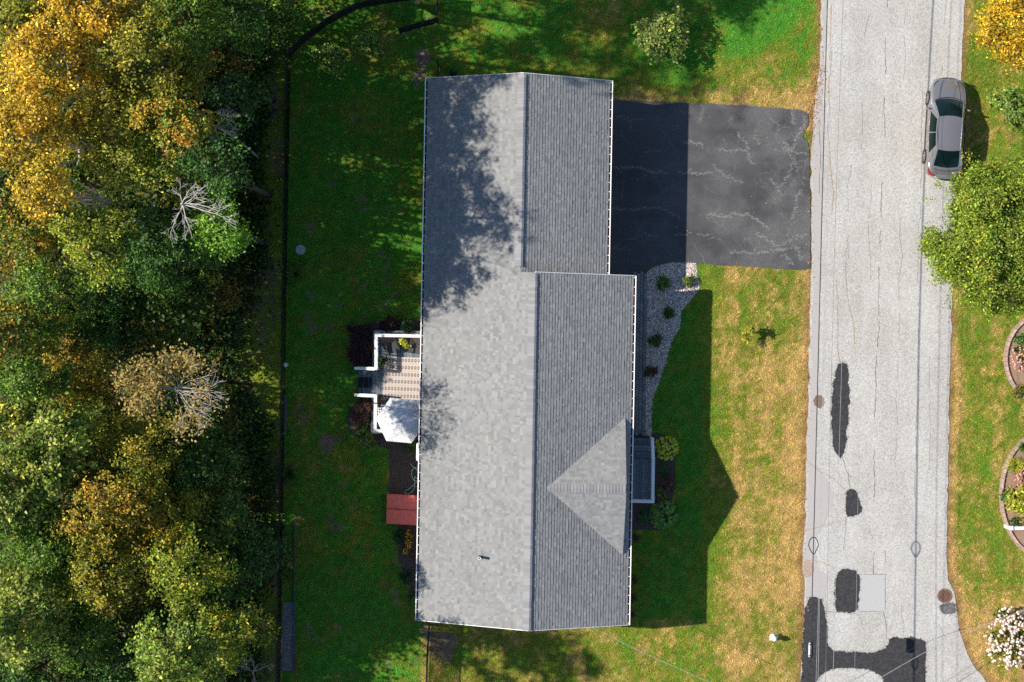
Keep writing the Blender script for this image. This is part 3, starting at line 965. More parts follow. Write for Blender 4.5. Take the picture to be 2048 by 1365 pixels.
# ---------------------------------------------------------------- frames turned with the house
class Frame:
    def __init__(self, px, py, name, label, cat):
        self.o = W(px, py, 0)
        self.e = empty(name, self.o, HOUSE_RZ, label, cat)
        self.c, self.s = math.cos(-HOUSE_RZ), math.sin(-HOUSE_RZ)

    def l(self, px, py, h):
        p = W(px, py, h) - Vector((self.o.x, self.o.y, 0))
        return Vector((p.x * self.c - p.y * self.s, p.x * self.s + p.y * self.c, h))


M_BOARD = [mat('deck_board_%d' % i, c, 0.7, 0.25, 0.25, 7, 0.2, 40) for i, c in enumerate(((0.125, 0.15, 0.175), (0.15, 0.175, 0.20), (0.11, 0.13, 0.155)))]


def railing(par, a, b, top, base, posts=True, cap=0.15, name='railing'):
    """white railing between two local points: top rail is the part, balusters and bottom rail its pieces"""
    a, b = Vector(a), Vector(b)
    A = Vector((a.x, a.y, top)); B = Vector((b.x, b.y, top + (b.z - a.z)))
    r = MB().bar(A, B, cap, 0.045).build(name, M_WHITEW, par)
    lo = Vector((0, 0, -(top - base) + 0.10))
    MB().bar(A + lo, B + lo, 0.05, 0.06).build('bottom_rail', M_WHITEW, r)
    MB().bar(A + Vector((0, 0, -0.07)), B + Vector((0, 0, -0.07)), 0.05, 0.08).build('upper_rail', M_WHITEW, r)
    d = B - A; n = max(2, int(d.length / 0.125))
    hh = top - base - 0.18
    bm = MB().box((0, 0, 0), (0.032, 0.032, hh)).mesh('baluster')
    for i in range(1, n):
        p = A + d * (i / n)
        link('baluster', bm, M_WHITEW, r, loc=(p.x, p.y, p.z - 0.09 - hh / 2))
    return r


def post(par, p, z0, z1, w=0.11):
    q = MB().box((p[0], p[1], (z0 + z1) / 2), (w, w, z1 - z0)).build('post', M_WHITEW, par)
    MB().box((p[0], p[1], z1 + 0.02), (w + 0.03, w + 0.03, 0.04), 0, 0.25).build('post_cap', M_WHITEW, q)


# ---------------------------------------------------------------- rear deck
def build_deck():
    F = Frame(800, 770, 'rear_deck', 'grey board deck with white railings and short stairs behind the house', 'deck')
    dk = F.e; H = 0.68
    wall_u = F.l(856, 770, 0).x
    tl = F.l(747, 665, H); bl = F.l(748, 866, H)
    x = tl.x; i = 0; w = 0.138
    rr = random.Random(2)
    while x < wall_u:
        MB().box((x + w / 2, (tl.y + bl.y) / 2, H - 0.018 + rr.uniform(-.003, .003)), (w - 0.012, tl.y - bl.y, 0.036)).build('deck_board', M_BOARD[i % 3 if rr.random() < .7 else 0], dk)
        x += w; i += 1
    # a border board across the upper end and the rim joists
    MB().box(((tl.x + wall_u) / 2, tl.y + 0.055, H - 0.02), (wall_u - tl.x, 0.10, 0.04)).build('border_board', M_BOARD[1], dk)
    for y in (tl.y + 0.05, bl.y - 0.02):
        MB().box(((tl.x + wall_u) / 2, y, H - 0.16), (wall_u - tl.x, 0.04, 0.2)).build('rim_joist', M_BOARD[0], dk)
    MB().box((tl.x - 0.02, (tl.y + bl.y) / 2, H - 0.16), (0.04, tl.y - bl.y, 0.2)).build('rim_joist', M_BOARD[0], dk)
    for (px, py) in ((752, 672), (752, 737), (752, 794), (752, 860), (835, 672), (835, 860)):
        p = F.l(px, py, H); MB().box((p.x, p.y, (H - 0.06) / 2), (0.1, 0.1, H - 0.06)).build('leg', M_BOARD[0], dk)
    RT = H + 0.92
    c1 = F.l(752, 671, RT); c2 = F.l(752, 738, RT); c3 = F.l(751, 792, RT); c4 = F.l(750, 862, RT); w1 = Vector((wall_u, c1.y, RT)); w4 = Vector((wall_u, c4.y, RT))
    railing(dk, (c1.x + .075, c1.y, RT), (w1.x, w1.y, RT), RT, H); railing(dk, c1, (c2.x, c2.y, RT), RT, H)
    railing(dk, c3, c4, RT, H); railing(dk, (c4.x + .075, c4.y, RT), w4, RT, H)
    for c in (c1, c2, c3, c4): post(dk, (c.x, c.y), H, RT - 0.02)
    # stairs
    s0 = F.l(748, 738, H); s1 = F.l(748, 793, H)
    for k in range(3):
        h = H * (3 - k) / 4; u = s0.x - 0.27 * (k + 0.5) - 0.02
        st = MB(); st.box((u - 0.068, (s0.y + s1.y) / 2, h - 0.018), (0.13, s0.y - s1.y, 0.036)); st.box((u + 0.068, (s0.y + s1.y) / 2, h - 0.018), (0.13, s0.y - s1.y, 0.036))
        tread = st.build('stair_tread', M_BOARD[k % 3], dk)
        MB().box((u + 0.12, (s0.y + s1.y) / 2, h - 0.10), (0.02, s0.y - s1.y, 0.12)).build('riser', M_BOARD[2], tread)
        m0 = F.l(735, 755, h); m1 = F.l(735, 776, h)
        mo = MB().box((0, 0, 0), (0.235, m0.y - m1.y, 0.012)).build('stair_mat', mat('rubber_mat', (0.02, 0.021, 0.023), 0.8, 0.3, 0.4, 30, 0.5, 90))
        wp = F.e.matrix_basis @ Vector((u, (m0.y + m1.y) / 2, h + 0.008))
        mo.location = wp; mo.rotation_euler = (0, 0, HOUSE_RZ)
        tag(mo, 'black rubber mat on the %s step of the deck stairs' % ('top', 'middle', 'bottom')[k], 'mat', 'stair mats')
    for yy in (s0.y - 0.02, s1.y + 0.02):
        MB().bar((s0.x - 0.03, yy, H - 0.12), (s0.x - 0.92, yy, 0.06), 0.04, 0.2).build('stringer', M_BOARD[0], dk)
    for c, e in ((c2, F.l(711, 738, 1.25)), (c3, F.l(711, 793, 1.25))):
        railing(dk, (c.x - 0.06, c.y, RT), (e.x, c.y, RT - 0.45), RT, H, name='stair_railing')
        post(dk, (e.x, c.y), 0, RT - 0.45)
    # rug with rows of oval medallions
    n = NT('rug_pattern', 0.95, 0.1)
    x, y, z = n.xyz()
    def cell(v, p): return n.math('SUBTRACT', n.math('FRACT', n.math('DIVIDE', n.math('ADD', v, 50 * p), p)), 0.5)
    cu = cell(x, 0.158); cv = cell(y, 0.355)
    d = n.math('SQRT', n.math('ADD', n.math('POWER', n.math('MULTIPLY', cu, 1.15), 2.0), n.math('POWER', n.math('MULTIPLY', cv, 1.55), 2.0)))
    ring = n.math('MULTIPLY', n.ramp(d, 0.10, 0.16), n.ramp(d, 0.40, 0.46, 1, 0))
    band = n.ramp(n.math('ABSOLUTE', cv), 0.36, 0.42)
    lines = n.math('MULTIPLY', band, n.ramp(n.math('ABSOLUTE', cell(n.math('ADD', x, y), 0.08)), 0.2, 0.3))
    cream = n.mix(n.ramp(n.noise(20, 4).outputs['Fac'], 0.3, 0.7), (0.42, 0.37, 0.33), (0.49, 0.44, 0.395))
    col = n.mix(ring, cream, (0.19, 0.15, 0.135)); col = n.mix(n.math('MULTIPLY', lines, 0.4), col, (0.30, 0.20, 0.15))
    rugm = n.done(col, n.noise(120, 2).outputs['Fac'], 0.3)
    r0 = F.l(767, 714, H); r1 = F.l(848, 800, H)
    ctr = (r0 + r1) / 2
    rug = MB().box((0, 0, 0), (r1.x - r0.x, r0.y - r1.y, 0.012)).build('rug', rugm)
    rug.location = F.e.matrix_basis @ Vector((ctr.x, ctr.y, H + 0.009)); rug.rotation_euler = (0, 0, HOUSE_RZ - 0.02)
    tag(rug, 'cream and brown patterned outdoor rug lying on the rear deck', 'rug')
    return H


DECK_H = build_deck()


# ---------------------------------------------------------------- front porch
def build_porch():
    F = Frame(1288, 940, 'front_porch', 'small grey board porch with steps and white railing at the front door', 'porch')
    pr = F.e; H = 0.72
    wu = F.l(1252, 940, 0).x
    a = F.l(1303, 919, H); b = F.l(1303, 1003, H)
    n = 8; w = (a.x - wu) / n
    for i in range(n):
        MB().box((wu + w * (i + .5), (a.y + b.y) / 2, H - 0.018), (w - 0.011, a.y - b.y, 0.036)).build('deck_board', M_BOARD[(i * 2) % 3], pr)
    MB().box((a.x + 0.02, (a.y + b.y) / 2, H - 0.14), (0.04, a.y - b.y, 0.25)).build('rim_joist', M_WHITEW, pr)
    MB().box(((wu + a.x) / 2, b.y - 0.022, H - 0.14), (a.x - wu + 0.08, 0.04, 0.25)).build('rim_joist', M_WHITEW, pr)
    for px, py in ((1300, 924), (1300, 998), (1262, 998), (1262, 924)):
        p = F.l(px, py, H); MB().box((p.x, p.y, (H - 0.05) / 2), (0.1, 0.1, H - 0.05)).build('leg', M_WHITEW, pr)
    top = F.l(1303, 877, 0.18)
    n = 3; dep = (top.y - a.y) / n
    for k in range(n):
        h = H * (n - k) / (n + 1); y = a.y + dep * (k + .5)
        t = MB(); t.box(((wu + a.x) / 2, y - dep * .25, h - 0.018), (a.x - wu, dep * .47, 0.036)); t.box(((wu + a.x) / 2, y + dep * .25, h - 0.018), (a.x - wu, dep * .47, 0.036))
        tr = t.build('stair_tread', M_BOARD[k % 3], pr)
        MB().box(((wu + a.x) / 2, y - dep * .48, h - 0.1), (a.x - wu, 0.02, 0.12)).build('riser', M_BOARD[2], tr)
    RT = H + 0.95
    c = F.l(1307, 921, RT); d = F.l(1306, 1004, RT); e = F.l(1306, 879, RT - 0.5)
    railing(pr, c, d, RT, H, cap=0.13); railing(pr, (d.x - 0.06, d.y, RT), (wu, d.y, RT), RT, H, cap=0.13)
    railing(pr, (c.x, c.y + 0.05, RT), (e.x - 0.02, e.y, RT - 0.5), RT, H, cap=0.13, name='stair_railing')
    for q in (c, d): post(pr, (q.x, q.y), 0, RT - 0.02)
    post(pr, (e.x - 0.02, e.y), 0, RT - 0.5)
    return H


build_porch()


# ---------------------------------------------------------------- red cellar bulkhead
def build_bulkhead():
    F = Frame(805, 1018, 'cellar_bulkhead', 'red metal cellar bulkhead with two sloping doors against the house', 'bulkhead')
    bh = F.e
    red = mat('red_metal', (0.82, 0.15, 0.10), 0.32, 0.45, 0.12, 5)
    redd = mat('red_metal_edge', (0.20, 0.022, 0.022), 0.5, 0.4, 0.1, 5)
    a = F.l(775, 989, 0.30); b = F.l(775, 1047, 0.30); wu = F.l(850, 1018, 0).x
    z0, z1 = 0.30, 0.85; ym = (a.y + b.y) / 2
    side = MB()
    for y, s in ((a.y, 1), (b.y, -1)):
        vs = [(a.x, y, 0), (wu, y, 0), (wu, y, z1 - 0.03), (a.x, y, z0 - 0.03)]
        vs2 = [(p[0], p[1] - s * 0.04, p[2]) for p in vs]
        side.add(vs + vs2, [(0, 1, 2, 3), (7, 6, 5, 4), (3, 2, 6, 7), (0, 3, 7, 4)])
    side.box((a.x + 0.015, ym, (z0 - 0.03) / 2), (0.03, a.y - b.y - 0.09, z0 - 0.03))
    side.build('side_panel', redd, bh)
    k = (z1 - z0) / (wu - a.x)
    for y0, y1, nm in ((ym + 0.012, a.y + 0.02, 0), (b.y - 0.02, ym - 0.012, 1)):
        d = MB(); x0 = a.x - 0.03; th = 0.025
        vs = [(x0, y0, z0 - 0.03 * k), (wu, y0, z1), (wu, y1, z1), (x0, y1, z0 - 0.03 * k)]
        d.add([(p[0], p[1], p[2] + th) for p in vs] + vs, [(0, 1, 2, 3), (7, 6, 5, 4), (0, 4, 5, 1), (1, 5, 6, 2), (2, 6, 7, 3), (3, 7, 4, 0)])
        door = d.build('door_leaf', red, bh)
        # raised rims and pressed rib
        r = MB()
        for yy in (y0 + 0.02, y1 - 0.02): r.bar((x0, yy, z0 + th + 0.006), (wu, yy, z1 + th + 0.01), 0.03, 0.014)
        r.build('rim', red, door)
    hx = a.x + 0.42
    h = MB(); h.tube([(hx, ym + 0.05, z0 + 0.42 * k + 0.03), (hx, ym + 0.05, z0 + 0.42 * k + 0.075), (hx + 0.09, ym + 0.05, z0 + 0.5 * k + 0.075), (hx + 0.09, ym + 0.05, z0 + 0.5 * k + 0.03)], 0.012, 6)
    h.build('handle', M_BLACK, bh)


build_bulkhead()

# ================================================================ VEGETATION
def leaves_mesh(name, c, size, cols, up=0.6, out=None, aspect=0.55, rng=NR, droop=0.0):
    """pointed leaf quads: c (N,3) centres, size (N,), cols (N,3)"""
    n = len(c)
    nr = rng.normal(size=(n, 3)); nr /= np.linalg.norm(nr, axis=1)[:, None] + 1e-9
    nr[:, 2] = np.abs(nr[:, 2]); nr = nr * (1 - up) + np.array([0, 0, up])
    if out is not None: nr = nr + out * 0.45
    nr /= np.linalg.norm(nr, axis=1)[:, None]
    t = rng.normal(size=(n, 3)); t -= nr * (t * nr).sum(1)[:, None]; t /= np.linalg.norm(t, axis=1)[:, None] + 1e-9
    b = np.cross(nr, t)
    s = size[:, None]
    fold = nr * s * 0.12
    v = np.stack([c - t * s, c + b * s * aspect + fold + t * s * 0.1, c + t * s - np.array([0, 0, 1]) * s * droop, c - b * s * aspect + fold + t * s * 0.1], 1).reshape(-1, 3)
    return np_mesh(name, v, 4, cols)


PAL = {  # albedo mixes: (colour, weight)
    'gold': [((0.34, 0.20, 0.022), 5), ((0.42, 0.28, 0.05), 2.5), ((0.18, 0.14, 0.018), 3), ((0.07, 0.085, 0.016), 2.5)],
    'olive': [((0.105, 0.115, 0.018), 5), ((0.17, 0.15, 0.022), 3), ((0.06, 0.085, 0.015), 3), ((0.24, 0.16, 0.025), 1)],
    'green': [((0.045, 0.095, 0.016), 6), ((0.075, 0.125, 0.02), 3), ((0.028, 0.065, 0.014), 2)],
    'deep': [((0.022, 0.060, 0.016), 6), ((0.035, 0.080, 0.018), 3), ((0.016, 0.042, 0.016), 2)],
    'bluegreen': [((0.022, 0.052, 0.026), 6), ((0.034, 0.070, 0.030), 3)],
    'pale': [((0.075, 0.125, 0.026), 5), ((0.15, 0.17, 0.05), 3), ((0.25, 0.23, 0.10), 1.2), ((0.03, 0.07, 0.018), 3)],  # lightest entries paint highlights on the leaves
    'yellowgreen': [((0.13, 0.16, 0.022), 5), ((0.24, 0.20, 0.035), 3), ((0.06, 0.105, 0.018), 4)],
    'amber': [((0.20, 0.135, 0.024), 5), ((0.125, 0.12, 0.02), 4), ((0.30, 0.15, 0.03), 2), ((0.06, 0.085, 0.016), 2)],
    'orangegreen': [((0.055, 0.095, 0.016), 6), ((0.11, 0.12, 0.02), 3), ((0.42, 0.13, 0.025), 1.1), ((0.30, 0.17, 0.03), 1)],
    'rust': [((0.25, 0.085, 0.025), 4), ((0.11, 0.07, 0.025), 4), ((0.05, 0.07, 0.018), 3)],
    'tan': [((0.36, 0.25, 0.075), 5), ((0.27, 0.20, 0.05), 4), ((0.44, 0.24, 0.08), 1.5), ((0.16, 0.16, 0.03), 3)],
    'maple': [((0.105, 0.16, 0.024), 5), ((0.165, 0.205, 0.04), 3.5), ((0.05, 0.10, 0.018), 3), ((0.30, 0.16, 0.05), 0.35)],  # lighter greens include painted leaf highlights
    'lime': [((0.30, 0.30, 0.02), 5), ((0.22, 0.26, 0.02), 3), ((0.38, 0.36, 0.04), 2)],
    'purple': [((0.045, 0.018, 0.022), 5), ((0.07, 0.028, 0.028), 3), ((0.028, 0.016, 0.018), 3)],
    'bronze': [((0.10, 0.045, 0.03), 5), ((0.15, 0.075, 0.04), 3), ((0.05, 0.03, 0.022), 3)],
    'varieg': [((0.06, 0.14, 0.02), 5), ((0.32, 0.32, 0.07), 3), ((0.15, 0.22, 0.03), 3.5)],
    'brightgreen': [((0.07, 0.16, 0.02), 5), ((0.11, 0.20, 0.03), 3), ((0.04, 0.10, 0.016), 2)],
    'yellowtree': [((0.42, 0.27, 0.025), 5), ((0.34, 0.24, 0.03), 3), ((0.22, 0.19, 0.03), 2)],
    'spring': [((0.15, 0.24, 0.03), 5), ((0.25, 0.31, 0.05), 3), ((0.08, 0.16, 0.02), 3)],
    'hydra': [((0.20, 0.21, 0.025), 5), ((0.12, 0.15, 0.02), 3), ((0.27, 0.20, 0.03), 2)],
}


def pal_pick(name, n, rng):
    p = PAL[name]
    w = np.array([q[1] for q in p], float); w /= w.sum()
    return np.array([q[0] for q in p])[rng.choice(len(p), n, p=w)]


def crown_points(rng, rx, ry, rz, nc, per, spread, palette, shell=0.55, lobes=0, gain=1.0, mix=False, uneven=1.0):
    """boughs on an uneven ellipsoid -> leaf clumps round each bough -> leaf centres, outward directions, colours"""
    def dirs(k):
        d = rng.normal(size=(k, 3)); d /= np.linalg.norm(d, axis=1)[:, None]
        d[:, 2] = np.where(d[:, 2] < -0.35, -d[:, 2], d[:, 2])
        return d
    sc = np.array([rx, ry, rz])
    nl = lobes or max(5, nc // 9)
    ld = dirs(nl)
    a = np.arctan2(ld[:, 1], ld[:, 0]); ph = rng.uniform(0, 6.28, 3)
    lr = (1 + uneven * (0.14 * np.sin(3 * a + ph[0]) + 0.10 * np.sin(5 * a + ph[1]))) * (rng.uniform(0.5, 1.02, nl) if uneven >= 1 else np.sqrt(rng.uniform(0.1, 1.0, nl)))
    lc = ld * lr[:, None] * sc
    li = rng.integers(nl, size=nc)
    sig = (0.55 if uneven >= 1 else 0.8) * sc.min() / max(1.6, nl ** 0.42)
    cc = lc[li] + rng.normal(size=(nc, 3)) * sig * np.array([1, 1, 0.55])
    k = rng.random(nc) < (0.16 if uneven >= 1 else 0.06)                       # loose sprays between the boughs
    cc[k] = dirs(int(k.sum())) * (sc * rng.uniform(shell, 1.08, (int(k.sum()), 1)))
    sp = spread * rng.uniform(0.6, 1.4, nc)
    cid = np.repeat(np.arange(nc), per)
    off = rng.normal(size=(nc * per, 3)) * sp[cid][:, None] * np.array([1, 1, 0.6])
    pts = cc[cid] + off
    lobe_base = pal_pick(palette, nl, rng)
    if mix:
        mk = rng.random(nl) < 0.4
        lobe_base[mk] = pal_pick(rng.choice(['olive', 'green', 'green', 'deep', 'yellowgreen']), int(mk.sum()), rng)
    base = lobe_base[li] * 0.5 + pal_pick(palette, nc, rng) * 0.5
    leafc = pal_pick(palette, nc * per, rng)
    cols = base[cid] * 0.6 + leafc * 0.4
    cols *= np.clip(rng.lognormal(-.12, .48, (nc * per, 1)), .3, 2.6) * gain * rng.uniform(0.7, 1.2, nc)[cid][:, None]  # bright tail of the random leaf tones paints in highlights
    out = cc / sc; out = (out / (np.linalg.norm(out, axis=1)[:, None] + 1e-6))[cid]
    return pts, out, cols, cc


def branch_tubes(mb, rng, a, b, r0, r1, sag=0.12, n=5, sides=6):
    a, b = Vector(a), Vector(b)
    L = (b - a).length
    off = Vector((rng.uniform(-1, 1), rng.uniform(-1, 1), rng.uniform(-.3, 1))) * L * sag
    pts = []; rad = []
    for i in range(n + 1):
        t = i / n
        pts.append(a.lerp(b, t) + off * math.sin(t * math.pi)); rad.append(r0 + (r1 - r0) * t)
    mb.tube(pts, rad, sides)
    return pts


TREE_SEED = [100]


def tree(apx, apy, rpx, top, pal, label, name='tree', leaf=0.070, dens=1.25, rz=None, shell=0.55, spread=0.165, bark=None, limbs=13, group='trees of the wood behind the house', cat='tree', clump=34, squash=1.0, base=None, trunk_r=None, uneven=1.0, lobe_n=7, gain=1.85):
    """tree whose crown centre shows at photograph pixel (apx, apy) with apparent radius rpx and top height"""
    TREE_SEED[0] += 1
    rng = np.random.default_rng(TREE_SEED[0]); rr = random.Random(TREE_SEED[0])
    rx = rpx / PXM * (CAM_H - top * 0.75) / CAM_H
    rzz = rz or min(top * 0.42, rx * 2.0)
    hc = top - rzz
    p = W(apx, apy, hc)
    e = empty(name, (p.x, p.y, 0), 0, label, cat, group)
    area = rx * rx * squash
    nc = int(max(14, 54 * area * dens))
    pts, out, cols, cc = crown_points(rng, rx, rx * squash, rzz, nc, clump, spread, pal, shell, int(nc / lobe_n), gain, group is not None, uneven)
    cols = cols * np.array([1.10, 1.04, 0.55])
    pts[:, 2] = np.maximum(pts[:, 2] + hc, 0.25)
    sz = leaf * rng.uniform(0.65, 1.35, len(pts))
    me = leaves_mesh('crown', pts, sz, cols, 0.22, out, 0.55, rng, 0.15)
    link('crown', me, M_LEAF, e)
    mb = MB(); tr = trunk_r or 0.03 + top * 0.008
    lean = Vector((rr.uniform(-.3, .3), rr.uniform(-.3, .3), hc + rzz * 0.55))
    tp = branch_tubes(mb, rr, (0, 0, -0.05), lean, tr, tr * 0.3, 0.02, 7, 8)
    mb.build('trunk', bark or M_BARK, e)
    lb = MB()
    idx = rng.choice(len(cc), min(limbs, len(cc)), replace=False)
    for i in idx:
        c = Vector(cc[i]) + Vector((0, 0, hc))
        s = tp[rr.randint(3, 6)]
        branch_tubes(lb, rr, s, c, tr * 0.32, tr * 0.06, 0.1, 5, 5)
    if lb.v: lb.build('limbs', bark or M_BARK, e)
    return e


def bare_branches(mb, rr, p, d, L, r, depth, spread=0.6):
    p = Vector(p); d = Vector(d).normalized()
    pts = [p]; rad = [r]; dd_ = [d]
    q = p.copy()
    n = 6 if depth > 1 else 4
    for i in range(n):
        d = (d + Vector((rr.gauss(0, .12), rr.gauss(0, .12), rr.gauss(0.01, .08)))).normalized()
        q = q + d * (L / n); pts.append(q.copy()); rad.append(max(r * (1 - 0.75 * (i + 1) / n), .006)); dd_.append(d)
    mb.tube(pts, rad, 5 if depth > 1 else 4, False)
    if depth <= 0: return
    for k in range(rr.randint(4, 6) if depth > 1 else rr.randint(2, 4)):
        i = rr.randint(1, n - 1)
        side = Vector((-dd_[i].y, dd_[i].x, rr.uniform(-.5, .5))) * rr.choice((-1, 1)) * rr.uniform(.35, 1.0)
        dd = (dd_[i] + side + Vector((0, 0, rr.gauss(0, .2)))).normalized()
        bare_branches(mb, rr, pts[i], dd, L * (1 - .7 * i / n) * rr.uniform(.5, .85), max(rad[i] * .6, 0.007), depth - 1, spread)


def bare_tree(apx, apy, rpx, top, m, label, arms, depth=3, seed=1, name='dead_tree', leaves=None, r0=0.035, group='trees of the wood behind the house'):
    rr = random.Random(seed)
    hc = top - 0.8
    p = W(apx, apy, hc)
    e = empty(name, (p.x, p.y, 0), 0, label, 'tree', group)
    mb = MB()
    branch_tubes(mb, rr, (0, 0, -0.05), (0, 0, hc), 0.06, 0.035, 0.02, 7, 8)
    mb.build('trunk', m, e)
    br = MB(); L = 1.0 * rpx / PXM * (CAM_H - hc) / CAM_H
    for dx, dy, dz, k in arms:
        bare_branches(br, rr, (0, 0, hc - 0.1 - 0.5 * rr.random()), (dx, dy, dz), L * 1.0 * k, r0, depth, 0.5)
    br.build('branches', m, e)
    if leaves:
        rng = np.random.default_rng(seed)
        vv = np.array([v for v in br.v]); far = vv[(np.hypot(vv[:, 0], vv[:, 1]) > L * 0.3) & (vv[:, 0] * .9 + vv[:, 1] * -.1 + rng.normal(size=len(vv)) * L * .35 < L * .12)]
        c = far[rng.choice(len(far), leaves[1])] + rng.normal(size=(leaves[1], 3)) * 0.22
        link('crown', leaves_mesh('crown', c, 0.07 * rng.uniform(.7, 1.3, len(c)), pal_pick(leaves[0], len(c), rng) * rng.uniform(.8, 1.2, (len(c), 1)), 0.4, None, 0.6, rng), M_LEAF, e)
    return e


# ---- the wood on the left
T = [
    # apx apy  r  top  palette  label
    (70, 45, 95, 15.5, 'olive', 'dark olive crown in the top left corner of the wood', {}),
    (205, 30, 88, 16.5, 'gold', 'olive gold crown cut by the top edge of the picture', {}),
    (120, 140, 92, 17.5, 'gold', 'bright golden crown below the top left corner', dict(dens=1.2)),
    (75, 265, 96, 18.0, 'gold', 'largest golden yellow crown at the left edge', dict(dens=1.3)),
    (110, 385, 62, 17.0, 'gold', 'small golden crown at the foot of the golden group', dict(dens=1.2)),
    (300, 130, 98, 16.5, 'olive', 'olive green crown right of the golden trees near the top', dict(dens=.8)),
    (385, 45, 82, 15.0, 'green', 'green crown at the top edge between gold and shade', {}),
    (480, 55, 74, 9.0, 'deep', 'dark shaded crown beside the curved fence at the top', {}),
    (560, 15, 58, 6.0, 'green', 'low leafy tree just outside the fence corner at the top', {}),
    (420, 140, 62, 7.5, 'rust', 'rusty brown low crown under the shaded trees near the top', dict(dens=.7)),
    (470, 215, 60, 8.5, 'bluegreen', 'blue green conifer crown in shade beside the mown strip', dict(leaf=.09, dens=1.3)),
    (255, 240, 78, 15.5, 'olive', 'olive crown between the golden tree and the bare twigs', {}),
    (360, 265, 76, 16.0, 'orangegreen', 'yellow green crown with orange tips above the white dead tree', dict(dens=.8)),
    (250, 330, 66, 15.5, 'yellowgreen', 'sunlit yellow green crown left of the white dead tree', dict(dens=.9)),
    (335, 345, 52, 15.0, 'yellowgreen', 'small yellow green crown touching the white dead tree', dict(dens=.8)),
    (440, 330, 66, 15.6, 'deep', 'deep green crown behind the white dead branches', dict(dens=.7)),
    (60, 460, 78, 13.0, 'orangegreen', 'dark green crown with orange sprays below the golden trees', {}),
    (205, 495, 74, 15.0, 'yellowgreen', 'large sunlit yellow green crown in the middle of the wood', dict(dens=1.0)),
    (340, 500, 84, 13.5, 'deep', 'deep green maple crown left of the mown strip', {}),
    (445, 455, 62, 13.4, 'brightgreen', 'fresh green low crown at the edge of the mown strip', {}),
    (110, 590, 84, 12.0, 'green', 'shaded green crown above the orange tipped tree', {}),
    (30, 655, 66, 13.5, 'orangegreen', 'crown with bright orange tips at the left edge', {}),
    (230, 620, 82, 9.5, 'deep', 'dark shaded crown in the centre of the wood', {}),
    (330, 640, 54, 7.5, 'green', 'green crown above the sparse tan tree', {}),
    (425, 585, 48, 5.0, 'rust', 'orange brown shrub tree beside the mown strip', dict(dens=.7)),
    (160, 740, 84, 10.0, 'amber', 'amber and green crown left of the sparse tan tree', dict(dens=.9)),
    (55, 770, 76, 13.0, 'green', 'green crown at the left edge above the pale crowns', {}),
    (110, 890, 98, 13.5, 'pale', 'broad pale green crown at the left of the wood', dict(leaf=.095)),
    (30, 985, 84, 13.5, 'pale', 'pale green crown at the left edge halfway down the lower wood', dict(leaf=.095)),
    (290, 900, 90, 11.5, 'olive', 'olive crown right below the sparse tan tree', {}),
    (245, 1010, 104, 12.5, 'amber', 'wide amber crown in the middle of the lower wood', dict(dens=.9)),
    (350, 1030, 76, 10.0, 'olive', 'olive green crown right of the wide amber crown', {}),
    (415, 925, 70, 8.5, 'deep', 'deep green crown beside the spiky grass at the fence', {}),
    (440, 1040, 66, 8.5, 'deep', 'deep green crown level with the red cellar door', {}),
    (522, 1110, 46, 5.5, 'bluegreen', 'blue green young pine leaning over the black fence', dict(leaf=.08, dens=1.4)),
    (90, 1090, 88, 12.5, 'green', 'green crown between the pale crowns of the lower wood', {}),
    (50, 1215, 96, 13.5, 'pale', 'pale green sunlit crown near the bottom left corner', dict(leaf=.092)),
    (230, 1140, 84, 12.0, 'olive', 'dark olive crown below the wide amber crown', {}),
    (365, 1140, 74, 12.0, 'yellowgreen', 'yellow green crown above the pale yellow crown', {}),
    (455, 1150, 52, 8.0, 'deep', 'dark crown between the young pine and the pale yellow crown', {}),
    (175, 1270, 84, 10.5, 'green', 'shaded green crown left of the pale yellow crown at the bottom', {}),
    (350, 1312, 88, 15.0, 'pale', 'pale yellow green crown at the bottom of the wood', dict(dens=1.3, leaf=.08)),
    (455, 1265, 58, 10.5, 'yellowgreen', 'small pale crown reaching towards the gravel strip', dict(dens=1.1, leaf=.08)),
    (60, 1345, 80, 11.0, 'deep', 'dark crown in the bottom left corner', {}),
    (235, 1360, 62, 9.0, 'deep', 'dark crown cut by the bottom edge of the picture', {}),
]
for a in T:
    tree(*a[:6], name='birch_tree' if a[4] == 'gold' else ('pine_tree' if a[4] == 'bluegreen' else 'woodland_tree'), bark=M_PALEBARK if a[4] == 'gold' else None, **a[6])
bare_tree(362, 408, 92, 14.8, mat('dead_wood', (0.46, 0.43, 0.40), 0.9, 0.1, 0.15, 8), 'bare white dead tree at the edge of the wood', ((1, -.35, .1, 1.25), (.8, .5, .15, .85), (-.2, .8, .2, .55), (-.25, -1, .1, .8), (.25, -.95, .1, .85), (-.5, -.6, .2, .5), (.5, .9, .2, .6), (.9, .1, .1, .9)), 2, 4, r0=0.022)
bare_tree(425, 250, 52, 12.5, M_GREYWOOD, 'bare grey twigs above the white dead tree', ((-.8, .4, .2, 1), (.7, -.3, .2, 1), (.8, .5, .2, .9), (.1, -1, .2, .9)), 3, 8)
bare_tree(350, 778, 104, 12.0, mat('ash_bark', (0.36, 0.33, 0.29), .9, .1, .2, 9), 'sparse tan tree with pale bare branches at the edge of the wood', ((1, -.55, .15, 1.1), (.95, .15, .3, 1), (.75, -.9, .1, 1), (.9, -.2, .2, 1.0), (.5, -1, .2, .9), (0, 1, .4, .75), (-.9, .2, .3, .95), (-.7, -.5, .3, .9), (.5, .8, .3, .85), (-.5, .8, .4, .85), (.0, -1, .3, .85), (-.9, -.1, .5, .7), (.8, .5, .2, .9)), 2, 12, 'sparse_tree', ('tan', 3000), 0.022)
bare_tree(285, 435, 40, 13.0, M_GREYWOOD, 'grey fallen limb with twigs among yellow green crowns', ((-1, -.6, .1, 1.2), (1, .6, .1, .9), (-.4, -1, .1, .8)), 2, 15)
